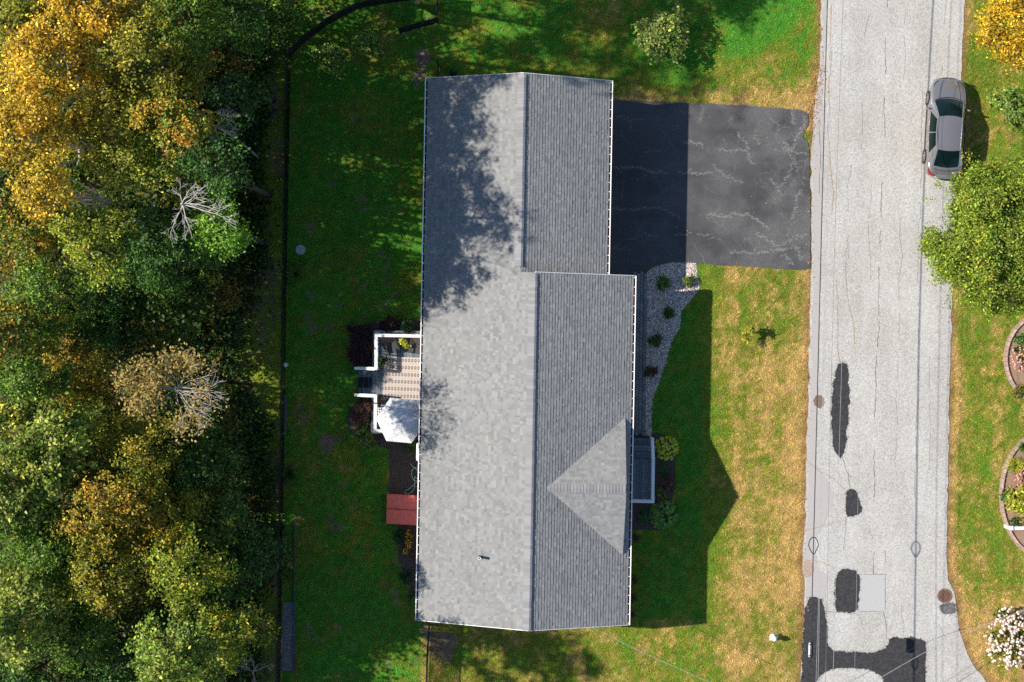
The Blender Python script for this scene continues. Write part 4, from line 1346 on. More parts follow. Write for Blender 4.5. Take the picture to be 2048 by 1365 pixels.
bare_tree(505, 1345, 40, 3.0, M_GREYWOOD, 'bare grey brush at the bottom beside the black fence', ((-1, .1, .2, 1), (1, .2, .2, 1), (.2, -1, .2, 1), (.1, 1, .2, .8)), 3, 16)

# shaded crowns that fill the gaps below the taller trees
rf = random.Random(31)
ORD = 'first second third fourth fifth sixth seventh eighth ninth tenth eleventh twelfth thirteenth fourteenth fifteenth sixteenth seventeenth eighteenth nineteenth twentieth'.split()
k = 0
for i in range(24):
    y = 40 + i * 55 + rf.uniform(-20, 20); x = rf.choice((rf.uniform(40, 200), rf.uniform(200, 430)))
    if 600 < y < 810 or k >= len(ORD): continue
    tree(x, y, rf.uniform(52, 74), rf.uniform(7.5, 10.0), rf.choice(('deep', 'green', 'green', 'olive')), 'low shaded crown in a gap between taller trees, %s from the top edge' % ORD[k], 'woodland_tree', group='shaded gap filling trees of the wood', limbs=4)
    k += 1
# trees that stand just outside the picture (their shadows lie on the lawn and roof)
for gx, gy, rp, top, lab in ((500, 62, 105, 20.0, 'tallest tree behind the top left corner of the wood'), (575, -20, 110, 15.0, 'first tree above the top edge, left of the curved fence'), (690, -55, 95, 13.5, 'second tree above the top edge, behind the curved fence'),
                             (800, -75, 90, 12.5, 'third tree above the top edge, beyond the fence end'), (920, -90, 95, 12.5, 'fourth tree above the top edge, beyond the lawn'), (1050, -80, 100, 10.5, 'fifth tree above the top edge, nearest the road')):
    q = W(gx, gy, 0); hc = top * .66; k = CAM_H / (CAM_H - hc)
    tree(1024 + q.x * PXM * k, 682.5 - q.y * PXM * k, rp, top, 'green', lab, 'woodland_tree', rz=top * .34, dens=.75 if gx > 750 else 1.0)


# ---- undergrowth of the wood plus added sun-blocking leaf clumps: one mass
def undergrowth():
    rng = np.random.default_rng(77)
    n = 520
    Y = rng.uniform(-60, 1430, n); ex = np.interp(Y, [p[1] for p in WOOD_EDGE], [p[0] for p in WOOD_EDGE])
    X = ex - np.abs(rng.normal(0, 1, n)) * 150 + rng.normal(0, 8, n)
    P = []; C = []
    for x, y in zip(X, Y):
        k = rng.integers(35, 80); w = W(x, y, 0)
        r = rng.uniform(.3, .7); h = rng.uniform(.2, 1.3)
        o = rng.normal(size=(k, 3)) * np.array([r * .7, r * .7, .22])
        pts = np.array([w.x, w.y, h * .6]) + o; pts[:, 2] = np.abs(pts[:, 2])
        pal = rng.choice(['deep', 'green', 'olive', 'rust', 'brightgreen'], p=[.42, .30, .14, .06, .08])
        P.append(pts); C.append(pal_pick(pal, k, rng) * rng.uniform(.7, 1.2, (k, 1)))
    for i in range(420):                      # ferns and seedlings over the whole wood floor
        y = rng.uniform(-80, 1430); x = np.interp(y, [p[1] for p in WOOD_EDGE], [p[0] for p in WOOD_EDGE]) - rng.uniform(0, 620)
        w = W(x, y, 0); k = 60; r = rng.uniform(.4, .8)
        P.append(np.abs(np.array([0, 0, .5]) + rng.normal(size=(k, 3)) * np.array([0, 0, .3])) + np.array([w.x, w.y, 0]) + rng.normal(size=(k, 3)) * np.array([r, r, 0]))
        C.append(pal_pick(rng.choice(['deep', 'green', 'olive'], p=[.4, .4, .2]), k, rng) * rng.uniform(.8, 1.4, (k, 1)))
    for i in range(130):                      # green fringe spilling on to the mown strip
        y = rng.choice([rng.uniform(20, 560), rng.uniform(820, 1180)]); x = np.interp(y, [p[1] for p in WOOD_EDGE], [p[0] for p in WOOD_EDGE]) + rng.normal(-6, 13)
        w = W(x, y, 0); k = 45; r = rng.uniform(.2, .4)
        P.append(np.abs(np.array([0, 0, .2]) + rng.normal(size=(k, 3)) * np.array([0, 0, .15])) + np.array([w.x, w.y, 0]) + rng.normal(size=(k, 3)) * np.array([r, r, 0]))
        C.append(pal_pick(rng.choice(['deep', 'green', 'brightgreen'], p=[.3, .4, .3]), k, rng) * rng.uniform(1.0, 1.7, (k, 1)))
    for i in range(680):                      # leaf clumps added below the crowns to block low sunlight
        y = rng.uniform(-160, 1430); x = np.interp(y, [p[1] for p in WOOD_EDGE], [p[0] for p in WOOD_EDGE]) - 42 - abs(rng.normal(0, 1)) * 110
        if 700 < y < 800 and rng.random() < 0.75: continue  # opening left in the added clumps so sun reaches the deck
        if i > 520: x, y = rng.uniform(360, 470), rng.uniform(130, 470)  # extra clumps added against sun streaks on the back lawn
        w = W(x, y, 0); k = 120; r = rng.uniform(.5, .95); h = rng.uniform(1.0, 7.5)
        P.append(np.array([w.x, w.y, h]) + rng.normal(size=(k, 3)) * np.array([r * .7, r * .7, .6]))
        C.append(pal_pick(rng.choice(['deep', 'green', 'olive'], p=[.5, .35, .15]), k, rng) * rng.uniform(.7, 1.2, (k, 1)))
        P[-1][:, 2] = np.abs(P[-1][:, 2])
    P = np.concatenate(P); C = np.concatenate(C) * np.array([.95, .85, .45])  # leaf colours lowered throughout, putting the gaps' shade into the undergrowth
    o = link('undergrowth', leaves_mesh('undergrowth', P, .095 * rng.uniform(.6, 1.5, len(P)), C, .5, None, .6, rng), M_LEAF)
    tag(o, 'green undergrowth of the wood with added leaf clumps blocking low sun', 'undergrowth', kind='stuff')


undergrowth()


# ---- shrubs
def bush(px, py, rpx, h, pal, label, name='shrub', leaf=.06, n=1500, cat='shrub', group=None, squash=1.0, up=.5, spread=.09, shell=.6, stem=True):
    TREE_SEED[0] += 1
    rng = np.random.default_rng(TREE_SEED[0]); rr = random.Random(TREE_SEED[0])
    r = rpx / PXM
    p = W(px, py, h * .5)
    e = empty(name, (p.x, p.y, 0), 0, label, cat, group)
    nc = max(12, n // 16)
    pts, out, cols, cc = crown_points(rng, r * .9, r * .9 * squash, h * .52, nc, 16, spread, pal, shell)
    pts[:, 2] = np.maximum(pts[:, 2] + h * .5, 0.03)
    link('foliage', leaves_mesh('foliage', pts, leaf * rng.uniform(.6, 1.4, len(pts)), cols, up, out, .6, rng), M_LEAF, e)
    if stem:
        mb = MB()
        for k in range(5):
            c = cc[rng.integers(len(cc))]
            branch_tubes(mb, rr, (0, 0, 0), (c[0], c[1], max(.1, c[2] + h * .5)), .018, .006, .1, 4, 5)
        mb.build('stems', M_BARK, e)
    return e


def spiky(px, py, rpx, h, pal, label, n=90, name='grass_clump', group=None, cat='plant', wid=.012):
    """clump of arching strap leaves"""
    TREE_SEED[0] += 1
    rng = np.random.default_rng(TREE_SEED[0])
    r = rpx / PXM; p = W(px, py, 0)
    e = empty(name, (p.x, p.y, 0), 0, label, cat, group)
    a = rng.uniform(0, 6.283, n); L = r * rng.uniform(.5, 1.1, n); hh = h * rng.uniform(.6, 1.1, n)
    d = np.stack([np.cos(a), np.sin(a), 0 * a], 1); s = np.stack([-np.sin(a), np.cos(a), 0 * a], 1) * wid * rng.uniform(.7, 1.3, (n, 1))
    st = rng.normal(size=(n, 3)) * np.array([.04, .04, 0])
    V = []; seg = [(0, 0, 1.0), (.35, .8, 1.0), (.75, .95, .75), (1.0, .6, .1)]
    rings = [st + d * (L * t)[:, None] + np.array([0, 0, 1]) * (hh * z)[:, None] for t, z, w in seg]
    for i in range(3):
        w0, w1 = seg[i][2], seg[i + 1][2]
        V.append(np.stack([rings[i] - s * w0, rings[i] + s * w0, rings[i + 1] + s * w1, rings[i + 1] - s * w1], 1))
    c = pal_pick(pal, n, rng) * rng.uniform(.8, 1.25, (n, 1))
    v = np.concatenate(V).reshape(-1, 3)
    link('leaves', np_mesh('leaves', v, 4, np.tile(c, (3, 1))), M_LEAF, e)
    return e


def broad_plant(px, py, rpx, h, pal, label, n=60, leaf=.16, name='hosta_plant', group=None):
    """rosette of broad leaves, each a cupped blade"""
    TREE_SEED[0] += 1
    rng = np.random.default_rng(TREE_SEED[0]); rr = random.Random(TREE_SEED[0])
    r = rpx / PXM; p = W(px, py, h * .4)
    e = empty(name, (p.x, p.y, 0), 0, label, 'plant', group)
    for k in range(n):
        a = rr.uniform(0, 6.283); t = math.sqrt(rr.random()); L = leaf * rr.uniform(.75, 1.25)
        c = pal_pick(pal, 1, rng)[0] * rr.uniform(1.1, 2.0)
        base = Vector((math.cos(a), math.sin(a), 0)) * r * t * .85
        z = h * (1 - .65 * t * t) * rr.uniform(.85, 1.1)
        d = Vector((math.cos(a + rr.gauss(0, .5)), math.sin(a + rr.gauss(0, .5)), rr.uniform(-.45, .15))).normalized()
        s = d.cross(Vector((0, 0, 1))).normalized(); u = s.cross(d)
        o = base + Vector((0, 0, z))
        V = [o - d * L * .5, o - d * L * .1 + s * L * .36 + u * L * .1, o + d * L * .3 + s * L * .26 + u * L * .05, o + d * L * .62 - u * L * .05, o + d * L * .3 - s * L * .26 + u * L * .05, o - d * L * .1 - s * L * .36 + u * L * .1, o + d * L * .1 - u * L * .02]
        mb = MB(); mb.smooth = True; mb.add(V, [(6, 0, 1), (6, 1, 2), (6, 2, 3), (6, 3, 4), (6, 4, 5), (6, 5, 0)])
        me = mb.mesh('leaf'); set_cols(me, np.repeat(c[None], 7, 0))
        link('leaf', me, M_LEAF, e)
    st = MB()
    for k in range(8): st.tube([(0, 0, 0), (rr.uniform(-r, r) * .4, rr.uniform(-r, r) * .4, h * .7)], .008, 4)
    st.build('stems', mat('green_stem', (.06, .11, .02), .7, .2, .1), e)
    return e


# ---- big trees and shrubs across the road
tree(1990, 470, 138, 7.5, 'maple', 'large green maple overhanging the road behind the parked car', 'maple_tree', leaf=.058, dens=3.6, rz=2.3, group=None, cat='tree', spread=.15, clump=36, limbs=14, squash=1.2, trunk_r=.18, uneven=.15, lobe_n=24, gain=1.6)
tree(2042, 60, 78, 4.0, 'yellowtree', 'yellow leaved tree in the top right corner', 'yellow_tree', gain=1.3, leaf=.062, dens=2.2, rz=1.5, group=None, spread=.2)
bush(2040, 215, 48, 1.7, 'spring', 'bright green shrub between the yellow tree and the maple', leaf=.07, n=2600)
bush(1325, 72, 54, 2.0, 'varieg', 'round variegated green and cream shrub on the top lawn', leaf=.07, n=4200, spread=.12)
bush(665, 118, 33, 1.3, 'spring', 'round green shrub nearest the fence corner', leaf=.06, n=1900, group='green shrubs inside the fence corner')
bush(738, 88, 31, 1.3, 'spring', 'round green shrub right of its twin inside the fence', leaf=.06, n=1600, group='green shrubs inside the fence corner')
# deck bed
for px, py, r, pal, lab in ((722, 668, 24, 'purple', 'dark purple barberry at the top left of the deck bed'), (717, 708, 24, 'purple', 'dark purple barberry beside the deck above the stairs'), (735, 690, 17, 'purple', 'small dark barberry between two larger ones by the deck'),
                            (780, 652, 17, 'purple', 'dark barberry above the deck railing near the middle'), (815, 652, 16, 'deep', 'dark green shrub above the deck railing by the house'),
                            (718, 828, 25, 'bronze', 'bronze leaved shrub left of the umbrella'), (738, 812, 15, 'bronze', 'small bronze shrub just below the stairs')):
    bush(px, py, r, .8, pal, lab, leaf=.045, n=1500, spread=.08, group='shrubs around the rear deck')
bush(728, 866, 24, .55, 'varieg', 'silvery yellow green shrub below the bronze shrub', leaf=.05, n=1300, group='shrubs around the rear deck')
bush(826, 892, 12, .5, 'green', 'small green plant beside the umbrella and the wall', leaf=.05, n=350)
bush(800, 1075, 12, .4, 'deep', 'small dark plant left of the yellow flowers', leaf=.05, n=400)
bush(812, 1158, 10, .3, 'bluegreen', 'small grey green plant low in the narrow mulch bed', leaf=.05, n=300)
bush(825, 1195, 9, .3, 'green', 'tiny green plant at the lower end of the narrow bed', leaf=.05, n=250)
# front gravel bed
for px, py, r, h, pal, lab in ((1326, 566, 13, .7, 'brightgreen', 'dense round green shrub in the shaded gravel'), (1375, 560, 11, .5, 'maple', 'light green shrub in the sunlit gravel tip'),
                               (1339, 626, 10, .4, 'green', 'small green shrub in the middle of the gravel bed'), (1311, 680, 12, .45, 'green', 'spreading green shrub beside the paver path'), (1303, 745, 12, .4, 'bronze', 'brownish shrub at the narrow end of the gravel bed')):
    bush(px, py, r, h, pal, lab, leaf=.04, n=900, spread=.06, group='shrubs in the gravel bed')
# porch plants
broad_plant(1333, 897, 28, .5, 'lime', 'yellow green hosta beside the porch steps', 150, .15)
broad_plant(1327, 1030, 33, .5, 'brightgreen', 'large green hosta below the porch', 190, .17)
broad_plant(1288, 1035, 17, .4, 'deep', 'dark leafy plant between the hosta and the house', 100, .12)
broad_plant(1328, 938, 14, .35, 'deep', 'dark plant next to the porch railing', 80, .1)
bush(1335, 965, 16, .4, 'bronze', 'brownish plant halfway along the porch', leaf=.05, n=500)
bush(1322, 988, 14, .4, 'olive', 'olive plant at the lower porch corner', leaf=.05, n=500)
for px, py, lab in ((1266, 1075, 'reddish grass clump by the front wall just below the porch'), (1264, 1160, 'reddish grass clump halfway down the front wall'), (1262, 1195, 'reddish grass clump near the lower front corner'), (1261, 1228, 'reddish grass clump at the lower front corner')):
    spiky(px + 3, py, 14, .5, 'bronze', lab, 60, group='reddish grass clumps along the front wall')
# spiky clumps in the back yard
spiky(592, 549, 26, .6, 'brightgreen', 'spiky green clump at the fence below the round stone', 130)
spiky(580, 947, 24, .6, 'green', 'spiky green clump at the fence level with the red doors', 120)
broad_plant(577, 1128, 15, .35, 'yellowgreen', 'yellow green plant in the strip bed by the fence', 40, .12)
broad_plant(578, 1142, 12, .3, 'green', 'dark green low plant in the strip bed by the fence', 30, .1)
spiky(905, 150, 18, .4, 'bluegreen', 'dark grassy clump at the top wall of the house', 60)
spiky(1165, 158, 16, .4, 'varieg', 'pale grassy clump at the top wall near the driveway', 60)
# sapling on the front lawn
bush(1497, 664, 13, 1.1, 'lime', 'small yellow green sapling standing alone on the front lawn', 'sapling', leaf=.07, n=240, spread=.1)


# ================================================================ FLOWERS, POTS, DECK THINGS
def flower_plant(px, py, rpx, h, pal, fcols, nf, fs, label, name, leaf=.06, n=900, group=None, squash=1.0, fparts=True, tip=.0, cat='plant'):
    """leafy mound with flower heads; each head a small knobbly piece"""
    TREE_SEED[0] += 1
    e = bush(px, py, rpx, h, pal, label, name, leaf, n, cat, group, squash)
    rr = random.Random(TREE_SEED[0]); r = rpx / PXM
    meshes = []
    for c in fcols:
        for k in range(2):
            bm = bmesh.new(); bmesh.ops.create_icosphere(bm, subdivisions=1, radius=1.0)
            for v in bm.verts: v.co *= rr.uniform(.72, 1.15); v.co.z *= .8
            me = bpy.data.meshes.new('flower_head'); bm.to_mesh(me); bm.free()
            me.materials.append(mat('petal_%s_%d' % (name, fcols.index(c)), c, .8, .2, .25, 30)); meshes.append(me)
    for k in range(nf):
        a = rr.uniform(0, 6.283); t = math.sqrt(rr.random()) * 1.0
        z = h * (.55 + .5 * math.sqrt(max(0, 1 - t * t))) * rr.uniform(.9, 1.08)
        o = link('flower_head', rr.choice(meshes), None, e, loc=(r * t * math.cos(a), r * t * math.sin(a) * squash, z))
        s = fs * rr.uniform(.6, 1.25); o.scale = (s, s * rr.uniform(.8, 1.2), s)
    return e


flower_plant(2013, 1275, 46, 1.3, 'hydra', [(.62, .50, .42), (.66, .57, .49), (.55, .40, .33), (.60, .46, .39)], 250, .085, 'large white hydrangea in bloom in the lower right corner', 'hydrangea', .06, 2200, squash=1.35)
flower_plant(818, 1078, 9, .35, 'green', [(.75, .33, .02), (.62, .26, .02)], 70, .035, 'yellow orange flowers beside the red cellar door', 'chrysanthemum', .03, 200, squash=2.2)
flower_plant(812, 1103, 7, .25, 'green', [(.55, .16, .06)], 22, .03, 'small rusty orange flowers below the yellow ones', 'chrysanthemum', .03, 120)
flower_plant(829, 1107, 4, .3, 'green', [(.70, .02, .02)], 9, .04, 'tiny bright red flower clump at the house wall', 'red_flower', .03, 50)
flower_plant(2042, 718, 24, .45, 'green', [(.62, .22, .20), (.55, .24, .16), (.66, .34, .28)], 60, .06, 'pink sedum in the upper flower bed across the road', 'sedum', .05, 500, squash=1.1)
flower_plant(2050, 957, 22, .5, 'rust', [(.52, .16, .12), (.58, .22, .16)], 70, .055, 'brick pink sedum in the lower flower bed across the road', 'sedum', .05, 300)
bush(2042, 680, 10, .3, 'brightgreen', 'small green plant at the top of the upper flower bed', leaf=.05, n=300)
bush(2038, 784, 9, .3, 'olive', 'small olive plant at the foot of the upper flower bed', leaf=.05, n=260)
spiky(2045, 893, 18, .5, 'brightgreen', 'dark green strappy clump at the top of the lower flower bed', 90, 'daylily')
spiky(2028, 931, 21, .45, 'lime', 'yellow green strappy clump in the lower flower bed', 150, 'daylily', wid=.016)
bush(2043, 1005, 32, .8, 'lime', 'bright yellow green mounded shrub in the lower flower bed', leaf=.06, n=2600, squash=1.1)
bush(2015, 995, 12, .4, 'green', 'low green plant at the edging of the lower flower bed', leaf=.05, n=350)
bush(2030, 1044, 7, .2, 'green', 'tiny green plant above the white post', leaf=.04, n=120)


def pot(px, py, z, r, h, colour, pal, label, n=260, rp=.25, ph=.35, leaf=.06, rim=True):
    p = W(px, py, z)
    e = empty('potted_plant', (p.x, p.y, z), 0, label, 'potted plant')
    m = mat('pot_%d' % int(colour[0] * 1000), colour, .6, .4, .1, 8)
    MB().lathe([(r * .7, 0), (r, h * .85), (r * 1.08, h * .85), (r * 1.08, h), (r * .92, h), (r * .9, h * .8)], (0, 0, 0), 18).build('pot', m, e)
    MB().lathe([(r * .9, h * .8), (r * .9, h * .86)], (0, 0, 0), 14).build('soil', M_MULCH, e)
    TREE_SEED[0] += 1
    rng = np.random.default_rng(TREE_SEED[0])
    pts, out, cols, cc = crown_points(rng, rp, rp, ph * .6, max(10, n // 10), 10, .05, pal)
    pts[:, 2] = np.maximum(pts[:, 2] + h + ph * .4, .05)
    link('foliage', leaves_mesh('foliage', pts, leaf * rng.uniform(.7, 1.3, len(pts)), cols, .5, out, .45, rng), M_LEAF, e)
    return e


DH = DECK_H + 0.002
pot(811, 687, DH, .17, .32, (.06, .05, .05), 'lime', 'bright leafy potted plant beside the deck chair', 170, .27, .3, .09)
pot(766, 722, DH + .0, .19, .30, (.62, .58, .54), 'deep', 'white rimmed pot with dark plant at the deck corner', 300, .26, .2, .05)
pot(757, 803, DH, .13, .28, (.20, .05, .04), 'rust', 'small pot with dark red plant behind the umbrella', 160, .16, .25, .06)


def deck_chair(px, py, rz, label):
    p = W(px, py, DH + .3)
    e = empty('deck_chair', (p.x, p.y, DH), rz, label, 'chair', 'dark chairs on the rear deck')
    m = mat('chair_weave', (.05, .052, .056), .75, .3, .3, 30, .3, 80); fm = mat('chair_frame', (.03, .028, .028), .6, .3, .1)
    b = MB().bar((0, .12, .38), (0, -.34, .34), .54, .05).build('seat', m, e)
    bk = MB()
    for k in range(5):
        y0 = .14 + .42 * k / 5; z0 = .38 + .52 * k / 5
        bk.bar((-.26, y0, z0), (.26, y0, z0), .02, .02)
    bk.bar((0, .14, .38), (0, .56, .90), .52, .035); bk.build('backrest', mat('chair_back', (.085, .062, .05), .75, .3, .2, 20), e)
    for s in (-1, 1):
        MB().bar((s * .31, -.36, .58), (s * .31, .34, .60), .07, .03).build('armrest', fm, e)
        MB().bar((s * .31, -.33, 0), (s * .31, -.33, .57), .045, .045).build('leg', fm, e)
        MB().bar((s * .29, .30, 0), (s * .29, .22, .60), .045, .045).build('leg', fm, e)
    return e


deck_chair(782, 692, math.radians(28), 'dark sling chair set at an angle in the upper deck corner')
deck_chair(833, 694, math.radians(-12), 'dark chair half hidden under the eave on the deck')


def umbrella():
    p = W(801, 842, 2.62); zt = 2.72; R_ = 1.21
    e = empty('patio_umbrella', (p.x, p.y, DH), 0, 'open six sided white speckled umbrella on the rear deck', 'umbrella')
    n = NT('speckled_canvas', .85, .2)
    sp = n.ramp(n.noise(26, 3, .7).outputs['Fac'], .50, .60)
    m = n.done(n.mix(sp, (.68, .67, .66), (.36, .37, .38)))
    c = MB(); zs = zt - DH
    K = 6; a0 = math.radians(175)
    rings = [(0.03, 0.0), (.35, -.09), (.7, -.20), (1.0, -.33)]
    vs = []; fs = []
    seg = 4
    tot = K * seg
    for rr_, z in rings:
        for k in range(tot):
            i, f = divmod(k, seg); f /= seg
            A = a0 - i * math.pi / 3; B = a0 - (i + 1) * math.pi / 3
            x = (math.cos(A) * (1 - f) + math.cos(B) * f) * R_ * rr_; y = (math.sin(A) * (1 - f) + math.sin(B) * f) * R_ * rr_
            sag = -.035 * math.sin(f * math.pi) * rr_
            vs.append((x, y, zs + z + sag))
    for i in range(len(rings) - 1):
        for k in range(tot):
            k2 = (k + 1) % tot
            fs.append((i * tot + k, (i + 1) * tot + k, (i + 1) * tot + k2, i * tot + k2))
    c.add(vs, fs); c.add([(0, 0, zs + .004)] + vs[:tot], [(0, k + 1, (k + 1) % tot + 1) for k in range(tot)])
    cn = c.build('canopy', m, e)
    md = cn.modifiers.new('thickness', 'SOLIDIFY'); md.thickness = .006
    MB().tube([(0, 0, 0), (0, 0, zs)], .022, 10).build('pole', M_WHITE, e)
    MB().lathe([(.03, zs - .005), (.03, zs + .03), (.012, zs + .06)], (0, 0, 0), 10).build('finial', M_BLACK, e)
    MB().lathe([(.25, 0), (.25, .06), (.05, .08), (.05, .25)], (0, 0, 0), 20).build('base', M_BLACK, e)
    for k in range(K):
        A = a0 - k * math.pi / 3
        MB().bar((0, 0, zs - .04), (math.cos(A) * R_ * .97, math.sin(A) * R_ * .97, zs - .345), .015, .015).build('rib', M_WHITE, e)


umbrella()
# white slatted side table below the umbrella
p = W(761, 826, DH + .5)
e = empty('side_table', (p.x, p.y, DH), HOUSE_RZ, 'white slatted side table partly under the umbrella', 'table')
for k in range(5): MB().box((-.2 + .1 * k, 0, .5), (.07, .5, .03)).build('slat', M_WHITE, e)
for sx in (-1, 1):
    for sy in (-1, 1): MB().box((sx * .19, sy * .2, .24), (.04, .04, .48)).build('leg', M_WHITE, e)
# white box on the wall
p = W(836, 904, 1.6)
e = empty('wall_unit', (p.x + .10, p.y, 0), HOUSE_RZ, 'narrow white unit on the house wall beside the umbrella', 'wall unit')
MB().box((0, 0, 1.45), (.34, .86, .5)).build('case', M_WHITE, e)
MB().box((-.175, 0, 1.45), (.012, .74, .4)).build('grille', M_WHITEW, e)
for s in (-1, 1): MB().bar((.1, s * .3, 1.16), (.1, s * .3, 0), .05, .05).build('leg', M_WHITE, e)
# hose
hp = [(821, 928), (826, 934), (833, 940), (838, 952), (836, 962), (827, 960), (823, 948), (826, 938), (834, 936), (840, 945), (836, 958), (829, 955), (829, 972), (826, 982), (820, 987), (812, 988), (809, 984), (818, 978), (832, 966), (842, 958)]
pts = [W(x, y, .03 + .02 * (i % 3)) for i, (x, y) in enumerate(hp)]
sm = []
for i in range(len(pts) - 1):
    p0, p1, p2, p3 = pts[max(i - 1, 0)], pts[i], pts[i + 1], pts[min(i + 2, len(pts) - 1)]
    for k in range(6):
        t = k / 6
        sm.append(0.5 * ((2 * p1) + (p2 - p0) * t + (2 * p0 - 5 * p1 + 4 * p2 - p3) * t * t + (3 * p1 - p0 - 3 * p2 + p3) * t ** 3))
hm = MB(); hm.tube(sm, .018, 8)
tag(hm.build('garden_hose', mat('hose_green', (.33, .55, .45), .5, .4, .1)), 'pale green garden hose looped on the mulch by the wall', 'hose')

# ================================================================ PAVERS, GRAVEL, BED EDGING
sheet('paver_base', [(1262, 546), (1296, 544), (1293, 874), (1262, 874)], .010, mat('paver_joint', (.05, .05, .045), .95, .1, .3, 20), 'dark sand under the paver path beside the front wall', 'path')
base_o = bpy.data.objects['paver_base']
base_o.name = 'paver_path'; tag(base_o, 'grey paver path between the front wall and the gravel', 'path')
rr = random.Random(9)
pm = []
for i, c in enumerate(((.16, .165, .16), (.20, .20, .195), (.13, .14, .14), (.18, .17, .16))):
    o = MB().box((0, 0, 0), (.158, .19, .05), 0, .04).mesh('paver'); o.materials.append(mat('paver_%d' % i, c, .9, .2, .25, 20, .3, 60)); pm.append(o)
k = 0; y = 548.0
while y < 868:
    for j in range(4):
        px = 1270 + j * 6.9 - (y - 548) * 0.0125
        if px > 1294: continue
        q = W(px, y + (3.6 if j % 2 else 0), 0)
        link('paver', rr.choice(pm), None, base_o, loc=(q.x, q.y, .03 + rr.uniform(0, .008)), rot=(0, 0, HOUSE_RZ + rr.uniform(-.02, .02)))
    y += 7.9


def stones(name, poly_px, n, cols, s0, s1, seed, label, z=0.0):
    rng = np.random.default_rng(seed)
    xs = [p[0] for p in poly_px]; ys = [p[1] for p in poly_px]
    X = rng.uniform(min(xs), max(xs), n * 3); Y = rng.uniform(min(ys), max(ys), n * 3)
    k = inpoly(X, Y, poly_px); X, Y = X[k][:n], Y[k][:n]; m = len(X)
    x = (X - 1024) / PXM; y = (682.5 - Y) / PXM
    s = rng.uniform(s0, s1, m)
    octa = np.array([[1, 0, 0], [0, 1, 0], [-1, 0, 0], [0, -1, 0], [0, 0, 1.0]], float)
    a = rng.uniform(0, 6.28, m)
    v = octa[None] * np.stack([s * rng.uniform(.7, 1.4, m), s * rng.uniform(.6, 1.1, m), s * .6], 1)[:, None, :]
    v[:, :, :2] += rng.normal(0, .15, (m, 5, 2)) * s[:, None, None]
    ca, sa = np.cos(a)[:, None], np.sin(a)[:, None]
    vx = v[:, :, 0] * ca - v[:, :, 1] * sa; vy = v[:, :, 0] * sa + v[:, :, 1] * ca
    V = np.stack([vx + x[:, None], vy + y[:, None], v[:, :, 2] + .012 + z], -1)
    F = np.array([[0, 1, 4], [1, 2, 4], [2, 3, 4], [3, 0, 4]])
    tri = V[:, F].reshape(-1, 3)
    C = np.array(cols)[rng.integers(len(cols), size=m)] * rng.uniform(.75, 1.25, (m, 1))
    o = link(name, np_mesh(name, tri, 3, np.repeat(C, 4, 0)), M_ATTR)
    return tag(o, label, 'gravel', kind='stuff')


sheet('gravel_bed', GRAVEL, .012, mat('gravel_base', (.20, .165, .145), .95, .2, .4, 40, .8, 60), 'curved bed of pale gravel beside the front path', 'gravel', seed=11)
stones('gravel', GRAVEL, 9500, [(.60, .52, .47), (.68, .60, .55), (.44, .37, .33), (.24, .20, .18), (.56, .44, .37)], .018, .042, 3, 'loose pale gravel stones in the front bed', .006)
stones('gravel', [(567, 1208), (587, 1208), (586, 1340), (565, 1340)], 1500, [(.24, .22, .21), (.32, .30, .28), (.15, .14, .13)], .015, .035, 4, 'grey gravel stones in the strip along the fence', .006)
# timber edging along the fence strip
for px, y0, y1, lab in ((590, 1052, 1346, 'long timber edging board beside the fence strip'),):
    a, b = W(px, y0), W(px - 1, y1)
    tag(MB().bar((a.x, a.y, .07), (b.x, b.y, .07), .05, .14).build('edging_board', mat('dark_timber', (.10, .09, .075), .9, .2, .3, 10)), lab, 'board')
a, b = W(572, 793), W(570, 872)
tag(MB().bar((a.x, a.y, .10), (b.x, b.y, .10), .14, .05).bar((a.x, a.y - .1, .04), (a.x, a.y - .35, .04), .1, .07).bar((b.x, b.y + .1, .04), (b.x, b.y + .35, .04), .1, .07).build('low_plank', mat('old_plank', (.10, .105, .10), .9, .2, .3, 10)), 'grey plank lying along the fence near the small white ball', 'plank')


def edging(cx, cy, rx, ry, label):
    q = W(cx, cy)
    e = empty('bed_edging', (q.x, q.y, 0), 0, label, 'edging', 'brick edgings of the flower beds across the road')
    ms = []
    for i, c in enumerate(((.42, .27, .20), (.47, .31, .24), (.36, .24, .19))):
        m = MB().box((0, 0, 0), (.11, .235, .12), 0, .06).mesh('edging_brick'); m.materials.append(mat('edging_%d' % i, c, .85, .2, .2, 14, .3, 50)); ms.append(m)
        m2 = MB().box((0, 0, 0), (.06, .235, .06)).mesh('edging_lip'); m2.materials.append(mat('edging_lip_%d' % i, (.30, .23, .20), .9, .2, .2, 14)); ms.append(m2)
    a = math.radians(85); rr = random.Random(int(cy))
    while a < math.radians(275):
        x, y = rx / PXM * math.cos(a), ry / PXM * math.sin(a)
        t = math.atan2(ry * math.cos(a), -rx * math.sin(a))
        k = rr.randrange(3)
        b = link('edging_brick', ms[2 * k], None, e, loc=(x, y, .05 + rr.uniform(0, .01)), rot=(0, 0, t - math.pi / 2 + rr.uniform(-.03, .03)))
        nx, ny = math.cos(t - math.pi / 2), math.sin(t - math.pi / 2)
        link('edging_lip', ms[2 * k + 1], None, e, loc=(x + nx * .095, y + ny * .095, .025), rot=(0, 0, t - math.pi / 2))
        ds = math.hypot(rx / PXM * math.sin(a), ry / PXM * math.cos(a))
        a += .245 / ds


edging(2098, 718, 86, 92, 'curved pink brick edging of the upper flower bed across the road')
edging(2092, 990, 89, 125, 'curved pink brick edging of the lower flower bed across the road')
